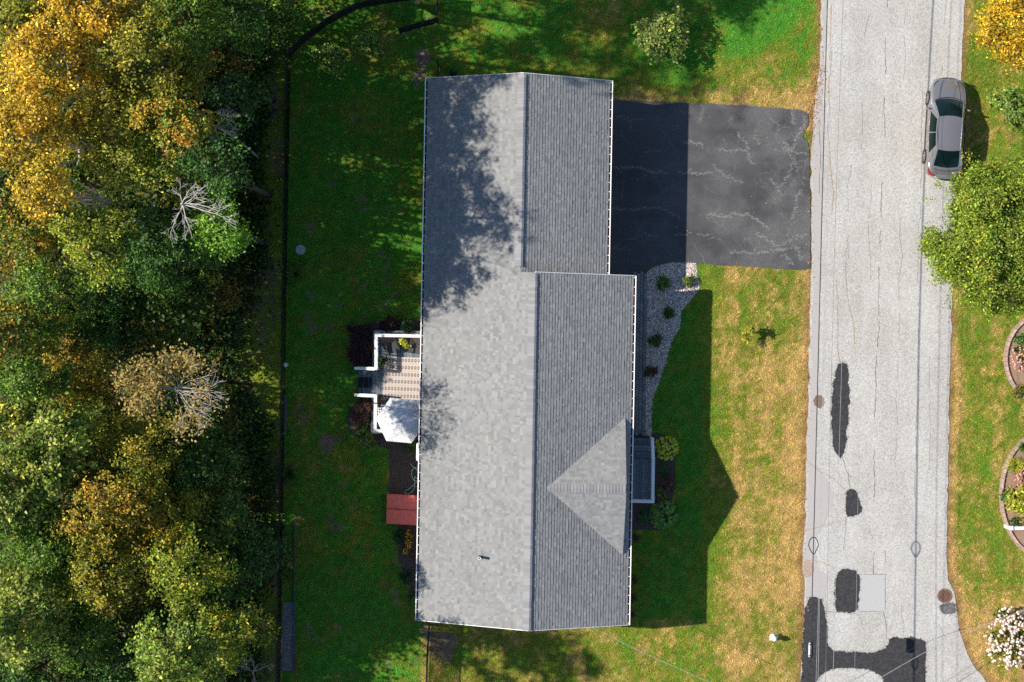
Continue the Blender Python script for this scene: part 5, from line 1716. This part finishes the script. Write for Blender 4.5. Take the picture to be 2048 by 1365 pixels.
# white post with a rail at the lower flower bed
p = W(2023, 1057, .9)
e = empty('rail_post', (p.x, p.y, 0), 0, 'white post with a white rail reaching off the right edge', 'post')
MB().box((0, 0, .44), (.16, .16, .88)).build('post', M_WHITE, e)
MB().box((0, 0, .90), (.20, .22, .05), 0, .2).build('post_cap', M_WHITE, e)
MB().bar((.11, 0, .82), (2.4, -.02, .82), .15, .06).build('rail', M_WHITE, e)
MB().bar((.11, 0, .40), (2.4, -.02, .40), .05, .12).build('rail', M_WHITE, e)
MB().box((2.4, -.02, .44), (.16, .16, .88)).build('post', M_WHITE, e)

# ================================================================ SMALL YARD THINGS
# hydrant
p = W(1548, 1277, .4)
e = empty('fire_hydrant', (p.x, p.y, 0), math.radians(20), 'white fire hydrant standing on the dry front lawn', 'hydrant')
MB().lathe([(.15, 0), (.15, .04), (.105, .05), (.10, .45), (.125, .47), (.125, .51)], (0, 0, 0), 18).build('barrel', M_WHITE, e)
MB().lathe([(.135, .51), (.135, .54), (.115, .60), (.07, .67), (.035, .69), (.035, .74)], (0, 0, 0), 18).build('bonnet', M_WHITE, e)
for a in (0, 90, 180):
    c, s = math.cos(math.radians(a)), math.sin(math.radians(a)); r = .075 if a == 90 else .055
    n_ = MB(); n_.tube([(c * .08, s * .08, .38), (c * .19, s * .19, .38)], r, 12); n_.tube([(c * .19, s * .19, .38), (c * .23, s * .23, .38)], r * .6, 5)
    n_.build('nozzle', M_WHITE, e)
# round mosaic stone
n = NT('mosaic', .6, .4); v = n.vor(9.0)
mm = n.done(n.mix(n.ramp(v.outputs['Distance'], .25, .4), n.mix(.55, (.40, .42, .46), v.outputs['Color']), (.35, .35, .35)))
p = W(601, 500); e = empty('mosaic_stone', p, 0, 'round pale mosaic stepping stone on the back lawn', 'stone')
MB().lathe([(.25, 0), (.25, .05), (.235, .065)], (0, 0, 0), 26).build('slab', mat('stone_rim', (.35, .36, .38), .8, .3, .2, 20), e)
MB().lathe([(.225, .06), (.225, .07)], (0, 0, 0), 26).build('mosaic_face', mm, e)
p = W(571, 730, .5); e = empty('garden_globe', (p.x, p.y, 0), 0, 'small white globe ornament beside the fence', 'ornament')
MB().lathe([(.09, 0), (.07, .03), (.035, .1), (.035, .36), (.07, .4)], (0, 0, 0), 12).build('stand', mat('globe_stand', (.4, .4, .4), .7, .3, .1), e)
bm = bmesh.new(); bmesh.ops.create_uvsphere(bm, u_segments=16, v_segments=10, radius=.12); bmesh.ops.translate(bm, vec=(0, 0, .5), verts=bm.verts)
me = bpy.data.meshes.new('globe'); bm.to_mesh(me); bm.free(); link('globe', me, mat('globe_white', (.6, .6, .6), .35, .5, .1, 12), e)
# storm drain
p = W(1889, 1192); e = empty('storm_drain', (p.x, p.y, .03), math.radians(-18), 'round rusty storm drain grate at the road edge', 'drain')
rust = mat('rusty_iron', (.17, .095, .065), .85, .3, .35, 20, .3, 60)
MB().lathe([(.37, 0), (.37, .022), (.285, .022), (.285, .004)], (0, 0, 0), 32).build('frame', rust, e)
MB().lathe([(.285, .009), (.285, .0105)], (0, 0, 0), 28).build('pit', M_BLACK, e)
for k in range(8):
    x = -.25 + .0714 * k; h = math.sqrt(max(.0, .284 ** 2 - x * x))
    MB().box((x, 0, .02), (.036, 2 * h, .016)).build('grate_bar', rust, e)

# ================================================================ FENCES
def fence(pts, label, h=1.35, step=2.3, gap=.055, wire=.014):
    P = [W(x, y, 0) for x, y in pts]
    o = P[0]
    e = empty('chain_link_fence', o, 0, label, 'fence', 'black chain link fences around the back yard')
    for i in range(len(P) - 1):
        a, b = P[i] - o, P[i + 1] - o
        L = (b - a).length; d = (b - a).normalized(); n = max(1, round(L / step))
        for k in range(n):
            p, q = a + d * (L * k / n), a + d * (L * (k + 1) / n)
            sl = L / n
            po = MB().tube([(p.x, p.y, 0), (p.x, p.y, h + .05)], .036, 8).build('post', M_BLACK, e)
            MB().tube([(p.x, p.y, h + .05), (p.x, p.y, h + .085)], [.046, .02], 8).build('post_cap', M_BLACK, po)
            MB().tube([(p.x, p.y, h), (q.x, q.y, h)], .028, 6).build('top_rail', M_BLACK, e)
            MB().tube([(p.x, p.y, .08), (q.x, q.y, .08)], .012, 5).build('bottom_rail', M_BLACK, e)
            # woven wires: slanted strips both ways, cut to the panel
            V = []; m = int((sl + h) / gap)
            nx, ny = -d.y, d.x
            for s in (1, -1):
                for j in range(m):
                    t0 = -h + j * gap if s > 0 else j * gap
                    z0, z1 = .06, h - .01; t1 = t0 + s * (z1 - z0)
                    # clip to 0..sl
                    lo, hi = min(t0, t1), max(t0, t1)
                    if hi < 0 or lo > sl: continue
                    def zt(t): return z0 + (t - t0) * s
                    ta, tb = max(lo, 0), min(hi, sl)
                    za, zb = zt(ta), zt(tb)
                    w = wire * .5
                    for (A, B) in (((ta, za), (tb, zb)),):
                        V += [(p.x + d.x * A[0], p.y + d.y * A[0], A[1] - w * 1.4), (p.x + d.x * B[0], p.y + d.y * B[0], B[1] - w * 1.4), (p.x + d.x * B[0] + nx * w, p.y + d.y * B[0] + ny * w, B[1] + w * 1.4), (p.x + d.x * A[0] + nx * w, p.y + d.y * A[0] + ny * w, A[1] + w * 1.4)]
            if V: link('mesh_panel', np_mesh('mesh_panel', np.array(V), 4), M_BLACK, e)
    q = P[-1] - o
    po = MB().tube([(q.x, q.y, 0), (q.x, q.y, h + .05)], .036, 8).build('post', M_BLACK, e)


fence([(582, 116), (579, 250), (576, 400), (573, 560), (571, 700), (569, 870), (566, 1050), (563, 1230), (560, 1400)], 'long black fence between the back lawn and the wood')
fence([(583, 112), (610, 85), (660, 48), (720, 18), (790, 5), (876, -4)], 'curved black fence at the top left corner of the yard')
fence([(876, -3), (877, 46)], 'short black fence line going down from the top edge', step=1.3)
fence([(801, 68), (839, 57), (876, 47)], 'black gate standing open inside the top fence', h=1.3, step=2)
fence([(877, 130), (877, 168)], 'short black fence end meeting the top wall of the house', step=1.2)
fence([(862, 1225), (857, 1300), (853, 1420)], 'black side fence running down from the lower house corner')


# ================================================================ OVERHEAD WIRES
def wire(pts, rad, m, label, name='overhead_wire', group='overhead wires along the road'):
    """pts: (px, py, height); curve through them"""
    P = [W(*p) for p in pts]
    sm = []
    for i in range(len(P) - 1):
        p0, p1, p2, p3 = P[max(i - 1, 0)], P[i], P[i + 1], P[min(i + 2, len(P) - 1)]
        for k in range(10):
            t = k / 10
            sm.append(0.5 * ((2 * p1) + (p2 - p0) * t + (2 * p0 - 5 * p1 + 4 * p2 - p3) * t * t + (3 * p1 - p0 - 3 * p2 + p3) * t ** 3))
    sm.append(P[-1])
    mb = MB(); mb.tube(sm, rad, 6)
    return tag(mb.build(name, m), label, 'wire', group)


M_CABLE = mat('black_cable', (.025, .025, .027), .5, .4, .2, 3)
M_ALU = mat('bare_aluminium', (.42, .43, .45), .35, .5, .15, 2, metal=.4)
wire([(1672, -500, 5.6), (1655, 0, 5.2), (1641, 540, 5.0), (1627, 1090, 5.1), (1619, 1365, 5.2), (1600, 1900, 5.5)], .022, M_CABLE, 'black cable nearest the lawn carrying the two loops')
wire([(1681, -500, 6.2), (1664, 0, 5.9), (1650, 540, 5.8), (1641, 1000, 5.8), (1636, 1365, 5.9), (1620, 1900, 6.2)], .009, M_ALU, 'bright wire second from the lawn')
wire([(1683, -500, 6.6), (1667.5, 0, 6.3), (1653, 540, 6.2), (1643, 1000, 6.2), (1632, 1365, 6.3), (1616, 1900, 6.6)], .008, M_ALU, 'thin bright wire crossing close beside the second one')
wire([(1700, -500, 6.8), (1686, 0, 6.6), (1672, 400, 6.5), (1660, 880, 6.5), (1651, 1365, 6.6), (1638, 1900, 6.9)], .008, mat('twisted_cable', (.12, .12, .12), .5, .4, .6, 1.2), 'dark and light twisted cable third from the lawn')
wire([(1716, -500, 9.2), (1700, 0, 9.0), (1690, 500, 8.9), (1679, 880, 8.9), (1666, 1365, 9.0), (1652, 1900, 9.2)], .0075, M_ALU, 'faint high wire over the long dark patch')
wire([(1738, -500, 9.6), (1730, 0, 9.4), (1722, 600, 9.3), (1713, 1180, 9.3), (1709, 1365, 9.4), (1700, 1900, 9.6)], .0055, M_ALU, 'faintest high wire farthest from the lawn')


def loop(px, py, wpx, lpx, h, label):
    pts = []
    for k in range(33):
        a = 2 * math.pi * k / 32
        # teardrop, pointed towards the bottom
        y = -math.cos(a); w = math.sin(a) * (1 if y < 0 else 1 - .55 * y)
        pts.append((px + wpx * w, py + lpx * y, h + .04))
    e = wire(pts, .022, M_CABLE, label, 'cable_loop', 'slack loops hanging on the black cable')
    return e


loop(1627, 1092, 9.5, 17, 5.06, 'upper slack loop of the black cable beside the pale road')
loop(1620, 1338, 6.5, 15, 5.18, 'lower slack loop of the black cable above the dark patch')
p = W(1620, 1300, 5.05)
e = empty('splice_enclosure', (p.x, p.y, p.z), math.radians(-1.8), 'grey cable splice case hanging between the two loops', 'splice case')
MB().tube([(0, -.34, 0), (0, -.30, 0), (0, .30, 0), (0, .34, 0)], [.05, .075, .075, .05], 12).build('tube', mat('splice_grey', (.45, .46, .47), .4, .4, .3, 8), e)
MB().box((.06, 0, -.12), (.17, .70, .14)).build('case', M_BLACK, e)
for s in (-1, 1): MB().box((.02, s * .26, -.02), (.16, .04, .2)).build('bracket', M_CABLE, e)
wire([(1180, 1254, 4.3), (1300, 1312, 4.25), (1422, 1366, 4.4), (1560, 1425, 4.8), (1640, 1460, 5.2)], .010, M_ALU, 'bright service cable from the lower house end to the street', 'service_wire', 'service wires')
wire([(1630, 1428, 5.3), (1745, 1365, 4.9), (1860, 1300, 4.6), (1975, 1249, 4.3), (2120, 1195, 4.2)], .013, M_ALU, 'thick bright wire crossing the road at the lower right', 'service_wire', 'service wires')
wire([(1600, 1420, 5.6), (1745, 1340, 5.2), (1860, 1282, 4.9), (1975, 1243, 4.6), (2120, 1190, 4.5)], .008, M_CABLE, 'thin dark wire just above the thick one at the lower right', 'service_wire', 'service wires')


# ================================================================ PARKED CAR
def build_car():
    p = W(1884, 259.5, 0)
    car = empty('parked_car', (p.x, p.y, .03), math.radians(-3.4), 'grey four door sedan parked half on the grass verge', 'car')
    paint = mat('car_paint', (.27, .255, .25), .22, .5, .04, 3, metal=.6, coat=1.0)
    glass = mat('car_glass', (.003, .010, .011), .05, .35, 0)
    blk = mat('car_black', (.012, .012, .013), .5, .4, .1)
    chrome = mat('car_chrome', (.6, .6, .62), .2, .5, 0, metal=.9)
    tyre = mat('tyre', (.018, .018, .019), .85, .2, .1)
    # body shell from cross sections
    st = [(-2.42, .46, .36, .70, .78), (-2.33, .70, .30, .80, .90), (-2.16, .83, .26, .86, .985), (-1.9, .885, .24, .90, 1.02), (-1.35, .91, .22, .91, 1.0), (-.5, .915, .21, .90, .97), (.4, .915, .21, .88, .95), (1.0, .91, .22, .86, .95), (1.45, .905, .23, .83, .915), (1.85, .87, .25, .77, .855), (2.10, .775, .27, .70, .78), (2.30, .60, .30, .62, .69), (2.42, .32, .36, .55, .60)]
    rows = []
    for y, w, zb, zs, zt in st:
        half = [(w * .90, zb), (w * .985, zb + .12), (w, (zb + zs) / 2), (w * .99, zs - .06), (w * .955, zs), (w * .86, zs + (zt - zs) * .55), (w * .45, zt - .008), (0, zt)]
        ring = [(x, y, z) for x, z in half] + [(-x, y, z) for x, z in half[-2::-1]]
        rows.append(ring)
    mb = MB(); mb.smooth = True
    n = len(rows[0]); vs = [v for r_ in rows for v in r_]; fs = []
    for i in range(len(rows) - 1):
        for k in range(n - 1): fs.append((i * n + k, i * n + k + 1, (i + 1) * n + k + 1, (i + 1) * n + k))
        fs.append((i * n + n - 1, i * n, (i + 1) * n, (i + 1) * n + n - 1))
    fs.append(tuple(range(n))); fs.append(tuple((len(rows) - 1) * n + k for k in range(n))[::-1])
    mb.add(vs, [f[::-1] for f in fs])
    body = mb.build('body', paint, car)
    sd = body.modifiers.new('smooth', 'SUBSURF'); sd.levels = 2; sd.render_levels = 2

    def patch(bl, br, tl, tr, bulge_b=(0, 0, 0), bulge_t=(0, 0, 0), out=(0, 0, 0)):
        bl, br, tl, tr = map(Vector, (bl, br, tl, tr)); bb, bt, oo = Vector(bulge_b), Vector(bulge_t), Vector(out)
        def fn(u, v):
            k = 4 * u * (1 - u); m = 4 * v * (1 - v)
            return (bl.lerp(br, u) + bb * k).lerp(tl.lerp(tr, u) + bt * k, v) + oo * m * (.4 + .6 * k)
        return fn

    def sub(fn, u0, u1, v0, v1, off):
        off = Vector(off)
        return lambda u, v: fn(u0 + (u1 - u0) * u, v0 + (v1 - v0) * v) + off

    def put(name, fn, m, par=car, nu=8, nv=6):
        g = MB(); g.smooth = True; g.grid(fn, nu, nv)
        return g.build(name, m, par)
    fb, ft, rt, rb = 1.16, .36, -1.14, -1.90
    wb, wf, wr, wrb = .76, .60, .58, .68
    ZB, ZF, ZR, ZT = .90, 1.40, 1.39, .98
    ws = patch((-wb, fb, ZB), (wb, fb, ZB), (-wf, ft, ZF), (wf, ft, ZF), (0, .17, .02), (0, .08, .03), (0, .03, .04))
    rf = patch((-wf, ft, ZF), (wf, ft, ZF), (-wr, rt, ZR), (wr, rt, ZR), (0, .08, .03), (0, -.06, .03), (0, 0, .045))
    rw = patch((-wr, rt, ZR), (wr, rt, ZR), (-wrb, rb, ZT), (wrb, rb, ZT), (0, -.06, .03), (0, -.10, .02), (0, -.03, .05))
    roof = put('roof', rf, paint, nu=10, nv=8)
    put('windscreen_frame', ws, paint); put('rear_window_frame', rw, paint)
    w1 = put('windscreen', sub(ws, .045, .955, .03, .985, (0, .010, .012)), glass)
    w2 = put('rear_window', sub(rw, .05, .95, .02, .95, (0, -.010, .012)), glass)
    put('cowl', sub(ws, .03, .97, -.07, .035, (0, .006, .012)), blk)
    for s in (-1, 1):
        side = patch((s * .86, 1.02, .87), (s * .85, -1.75, .93), (s * wf, ft, ZF), (s * wr, rt, ZR), (s * .05, 0, -.01), (s * .035, 0, .012), (s * .035, 0, .0))
        # triangular front fill between A pillar and belt
        put('side_frame', side, paint, nu=14)
        fp = patch((s * wb, fb, ZB), (s * .86, 1.02, .87), (s * wf, ft, ZF), (s * wf, ft, ZF)); put('front_pillar', fp, paint, nu=3)
        rp = patch((s * .85, -1.75, .93), (s * wrb, rb, ZT), (s * wr, rt, ZR), (s * wr, rt, ZR)); put('rear_pillar', rp, paint, nu=3)
        for u0, u1 in ((.09, .47), (.495, .86)):
            put('side_window', sub(side, u0, u1, .14, .90, (s * .010, 0, .006)), glass, nu=6, nv=4)
        put('belt_trim', sub(side, .04, .92, .06, .10, (s * .012, 0, .004)), chrome, nu=8, nv=1)
        MB().tube([Vector(rf(.012 if s < 0 else .988, v / 6)) + Vector((0, 0, .012)) for v in range(7)], .013, 5).build('roof_trim', chrome, car)
        MB().tube([Vector(ws(.03 if s < 0 else .97, v / 5)) + Vector((0, .01, .016)) for v in range(6)], .011, 5).build('pillar_trim', chrome, car)
        MB().tube([Vector(rw(.03 if s < 0 else .97, v / 5)) + Vector((0, -.01, .014)) for v in range(6)], .011, 5).build('pillar_trim', chrome, car)
        # mirror
        mi = MB(); mi.smooth = True
        mi.box((s * 1.0, .82, .97), (.20, .10, .13), s * -.25, .25)
        mo = mi.build('mirror', paint, car); bevel(mo, .03, 3)
        MB().bar((s * .86, .84, .90), (s * .95, .83, .94), .05, .04).build('mirror_arm', blk, mo)
        for y in (.18, -.86):
            MB().tube([(s * .912, y + .11, .79), (s * .935, y + .08, .79), (s * .935, y - .08, .79), (s * .912, y - .11, .79)], .014, 6).build('door_handle', chrome, car)
        for y in (.93, -.2, -1.15):
            MB().bar((s * .914, y, .32), (s * .905, y, .84), .010, .012).build('door_seam', blk, car)
        # wheels
        for y in (1.42, -1.40):
            wl = MB()
            c = (s * .82, y, .33)
            def ring(x, r): return [(x, y + r * math.cos(2 * math.pi * k / 28), .33 + r * math.sin(2 * math.pi * k / 28)) for k in range(28)]
            prof = [(.70, .30), (.72, .325), (.90, .325), (.925, .30), (.925, .225)]
            vs = []; fs = []
            for x, r in prof: vs += ring(s * x, r)
            for i in range(len(prof) - 1):
                for k in range(28): fs.append((i * 28 + k, i * 28 + (k + 1) % 28, (i + 1) * 28 + (k + 1) % 28, (i + 1) * 28 + k))
            wl.add(vs, fs)
            wheel = wl.build('wheel', tyre, car)
            ri = MB()
            for k in range(5):
                a = 2 * math.pi * k / 5
                ri.bar((s * .922, y, .33), (s * .922, y + .21 * math.cos(a), .33 + .21 * math.sin(a)), .018, .06)
            vs = ring(s * .925, .228) + ring(s * .93, .20)
            ri.add(vs, [(k, (k + 1) % 28, 28 + (k + 1) % 28, 28 + k) for k in range(28)])
            ri.build('rim', chrome, wheel)
            d = MB(); d.add([(s * .915, y, .33)] + ring(s * .913, .225), [(0, k + 1, (k + 1) % 28 + 1) for k in range(28)]); d.build('brake', blk, wheel)
            ar = MB(); vs = ring(s * .917, .385) + ring(s * .917, .32)
            ar.add(vs, [(k, (k + 1) % 28, 28 + (k + 1) % 28, 28 + k) for k in range(28)]); ar.build('wheel_arch', blk, car)
        # lamps
        hl = patch((s * .50, 2.33, .60), (s * .805, 1.97, .71), (s * .47, 2.23, .70), (s * .77, 1.88, .80), (s * .07, .06, 0), (s * .06, .05, .02)); put('headlight', sub(hl, 0, 1, 0, 1, (s * .012, .02, .012)), mat('headlight', (.16, .17, .19), .15, .6, 0), nu=6, nv=3)
        tl = patch((s * .42, -2.37, .76), (s * .82, -2.06, .80), (s * .42, -2.31, .87), (s * .80, -2.0, .91), (s * .11, -.07, 0), (s * .10, -.06, .01)); put('tail_light', sub(tl, 0, 1, 0, 1, (s * .015, -.02, .012)), mat('tail_light', (.26, .012, .012), .2, .5, 0), nu=6, nv=3)
        # hood creases
        MB().tube([(s * .52, 1.30, .948), (s * .48, 1.7, .905), (s * .40, 2.1, .815), (s * .30, 2.28, .735)], .010, 5).build('hood_crease', paint, car)
        wp = MB().bar((s * .30 - .1, 1.20, .965), (s * .30 + .22, 1.12, .985), .02, .015).build('wiper', blk, car)
    gr = patch((-.44, 2.36, .50), (.44, 2.36, .50), (-.52, 2.30, .645), (.52, 2.30, .645), (0, .07, 0), (0, .07, .02)); put('grille', sub(gr, 0, 1, 0, 1, (0, .012, .0)), blk, nu=8, nv=3)
    hs = patch((-.68, 1.27, .925), (.68, 1.27, .925), (-.66, 1.245, .93), (.66, 1.245, .93), (0, .15, .035), (0, .15, .035)); put('hood_gap', sub(hs, 0, 1, 0, 1, (0, .0, .012)), blk, nu=8, nv=1)
    ts = patch((-.64, -2.02, .99), (.64, -2.02, .99), (-.63, -2.04, .985), (.63, -2.04, .985), (0, -.10, .025), (0, -.10, .025)); put('trunk_gap', sub(ts, 0, 1, 0, 1, (0, 0, .012)), blk, nu=8, nv=1)
    MB().box((0, -2.415, .62), (.5, .02, .13)).build('number_plate', M_WHITE, car)
    MB().lathe([(.05, 0), (.05, .012)], (0, 2.36, .665), 12).build('badge', chrome, car)
    MB().bar((-.905, 1.02, .30), (-.905, -1.02, .30), .03, .10).build('sill', blk, car); MB().bar((.905, 1.02, .30), (.905, -1.02, .30), .03, .10).build('sill', blk, car)
    car.scale = (1.0, 1.03, 1.0)
    MB().box((.10, .42, 1.385), (.10, .06, .02)).build('inner_mirror', chrome, car)
    return car


build_car()


# ================================================================ GRASS AND FALLEN LEAVES
def build_grass():
    rng = np.random.default_rng(42)
    n = 620000
    X = rng.uniform(470, 2075, n); Y = rng.uniform(-25, 1390, n)
    c, dens = lawn(X, Y)
    x = (X - 1024) / PXM; y = (682.5 - Y) / PXM
    keep = rng.random(n) < dens
    for poly in (ROAD, DRIVE, GRAVEL, BED_DECK_A, BED_DECK_B, BED_DECK_C, BED_PORCH, BED_RT, BED_RB, [(564, 1205), (590, 1205), (589, 1345), (562, 1345)], [(1262, 546), (1296, 544), (1293, 874), (1262, 874)]):
        keep &= ~inpoly(X + rng.normal(0, 2.2, n), Y + rng.normal(0, 2.2, n), poly)
    c_, s_ = math.cos(-HOUSE_RZ), math.sin(-HOUSE_RZ)
    u = x * c_ - y * s_; v = x * s_ + y * c_
    keep &= ~((u > UL + .5) & (u < UR - .5) & (v > VB + .3) & (v < VT - .3))
    # overlapping blades creep over the road and drive edges
    x, y, c = x[keep], y[keep], c[keep]; m = len(x)
    a = rng.uniform(0, 6.283, m); L = rng.uniform(.035, .085, m); h = rng.uniform(.03, .075, m); w = rng.uniform(.008, .017, m)
    d = np.stack([np.cos(a), np.sin(a)], 1); s = np.stack([-np.sin(a), np.cos(a)], 1)
    p0 = np.stack([x, y], 1)
    v0 = np.concatenate([p0 - s * w[:, None], np.full((m, 1), .01)], 1); v1 = np.concatenate([p0 + s * w[:, None], np.full((m, 1), .01)], 1)
    v2 = np.concatenate([p0 + d * L[:, None], h[:, None]], 1)
    V = np.stack([v0, v1, v2], 1).reshape(-1, 3)
    V[:, 2] += .004
    C = c * rng.uniform(.65, 1.75, (m, 1)) * np.array([1.1, 1.1, 1.0])
    o = link('grass', np_mesh('grass', V, 3, C), M_GRASS)
    tag(o, 'short mown grass of the lawns, green in places and dry tan in others', 'grass', kind='stuff')


build_grass()


def build_fallen():
    rng = np.random.default_rng(8)
    P = []; C = []
    def scat(n, X, Y, cols, ok=None):
        x = (X - 1024) / PXM; y = (682.5 - Y) / PXM
        P.append(np.stack([x, y, np.full(n, .05)], 1)); C.append(np.array(cols)[rng.integers(len(cols), size=n)] * rng.uniform(.7, 1.2, (n, 1)))
    warm = [(.42, .20, .06), (.45, .30, .12), (.33, .12, .05), (.40, .30, .18)]
    n = 420; scat(n, rng.uniform(500, 850, n), rng.uniform(0, 1365, n), warm)
    n = 90; scat(n, rng.uniform(880, 1280, n), rng.uniform(0, 140, n), warm)
    n = 200; Y = rng.uniform(0, 1365, n); scat(n, np.interp(Y, [q[1] for q in ROAD_L], [q[0] for q in ROAD_L]) + rng.normal(-6, 7, n), Y, warm)
    n = 260; Y = rng.normal(190, 45, n); scat(n, np.interp(Y, [q[1] for q in ROAD_L], [q[0] for q in ROAD_L]) + rng.normal(0, 8, n), Y, warm)
    n = 160; Y = rng.uniform(0, 1365, n); scat(n, np.interp(Y, [q[1] for q in ROAD_R], [q[0] for q in ROAD_R]) + rng.normal(4, 7, n), Y, warm)
    n = 60; scat(n, rng.uniform(1240, 1610, n), rng.uniform(210, 530, n), warm)
    n = 90; scat(n, rng.uniform(1930, 2048, n), rng.uniform(100, 1365, n), warm)
    P = np.concatenate(P); C = np.concatenate(C)
    o = link('fallen_leaves', leaves_mesh('fallen_leaves', P, .034 * rng.uniform(.6, 1.5, len(P)), C, .8, None, .65, rng), M_LEAF)
    tag(o, 'scattered fallen autumn leaves on the lawn and road edges', 'leaves', kind='stuff')


build_fallen()
# fallen twigs on the mown strip
for i, (px, py, L, a) in enumerate(((533, 605, 26, 20), (548, 603, 18, 150), (552, 548, 20, 70), (527, 600, 14, 100))):
    p = W(px, py); r_ = random.Random(i); b = MB()
    bare_branches(b, r_, (p.x, p.y, .05), (math.cos(math.radians(a)), math.sin(math.radians(a)), .0), L / PXM, .012, 1, .35)
    tag(b.build('twig', M_GREYWOOD), 'dry twig lying on the mown strip, %s' % ('longest of the group', 'crossing the longest one', 'highest of the group', 'shortest of the group')[i], 'twig', 'fallen twigs by the fence')
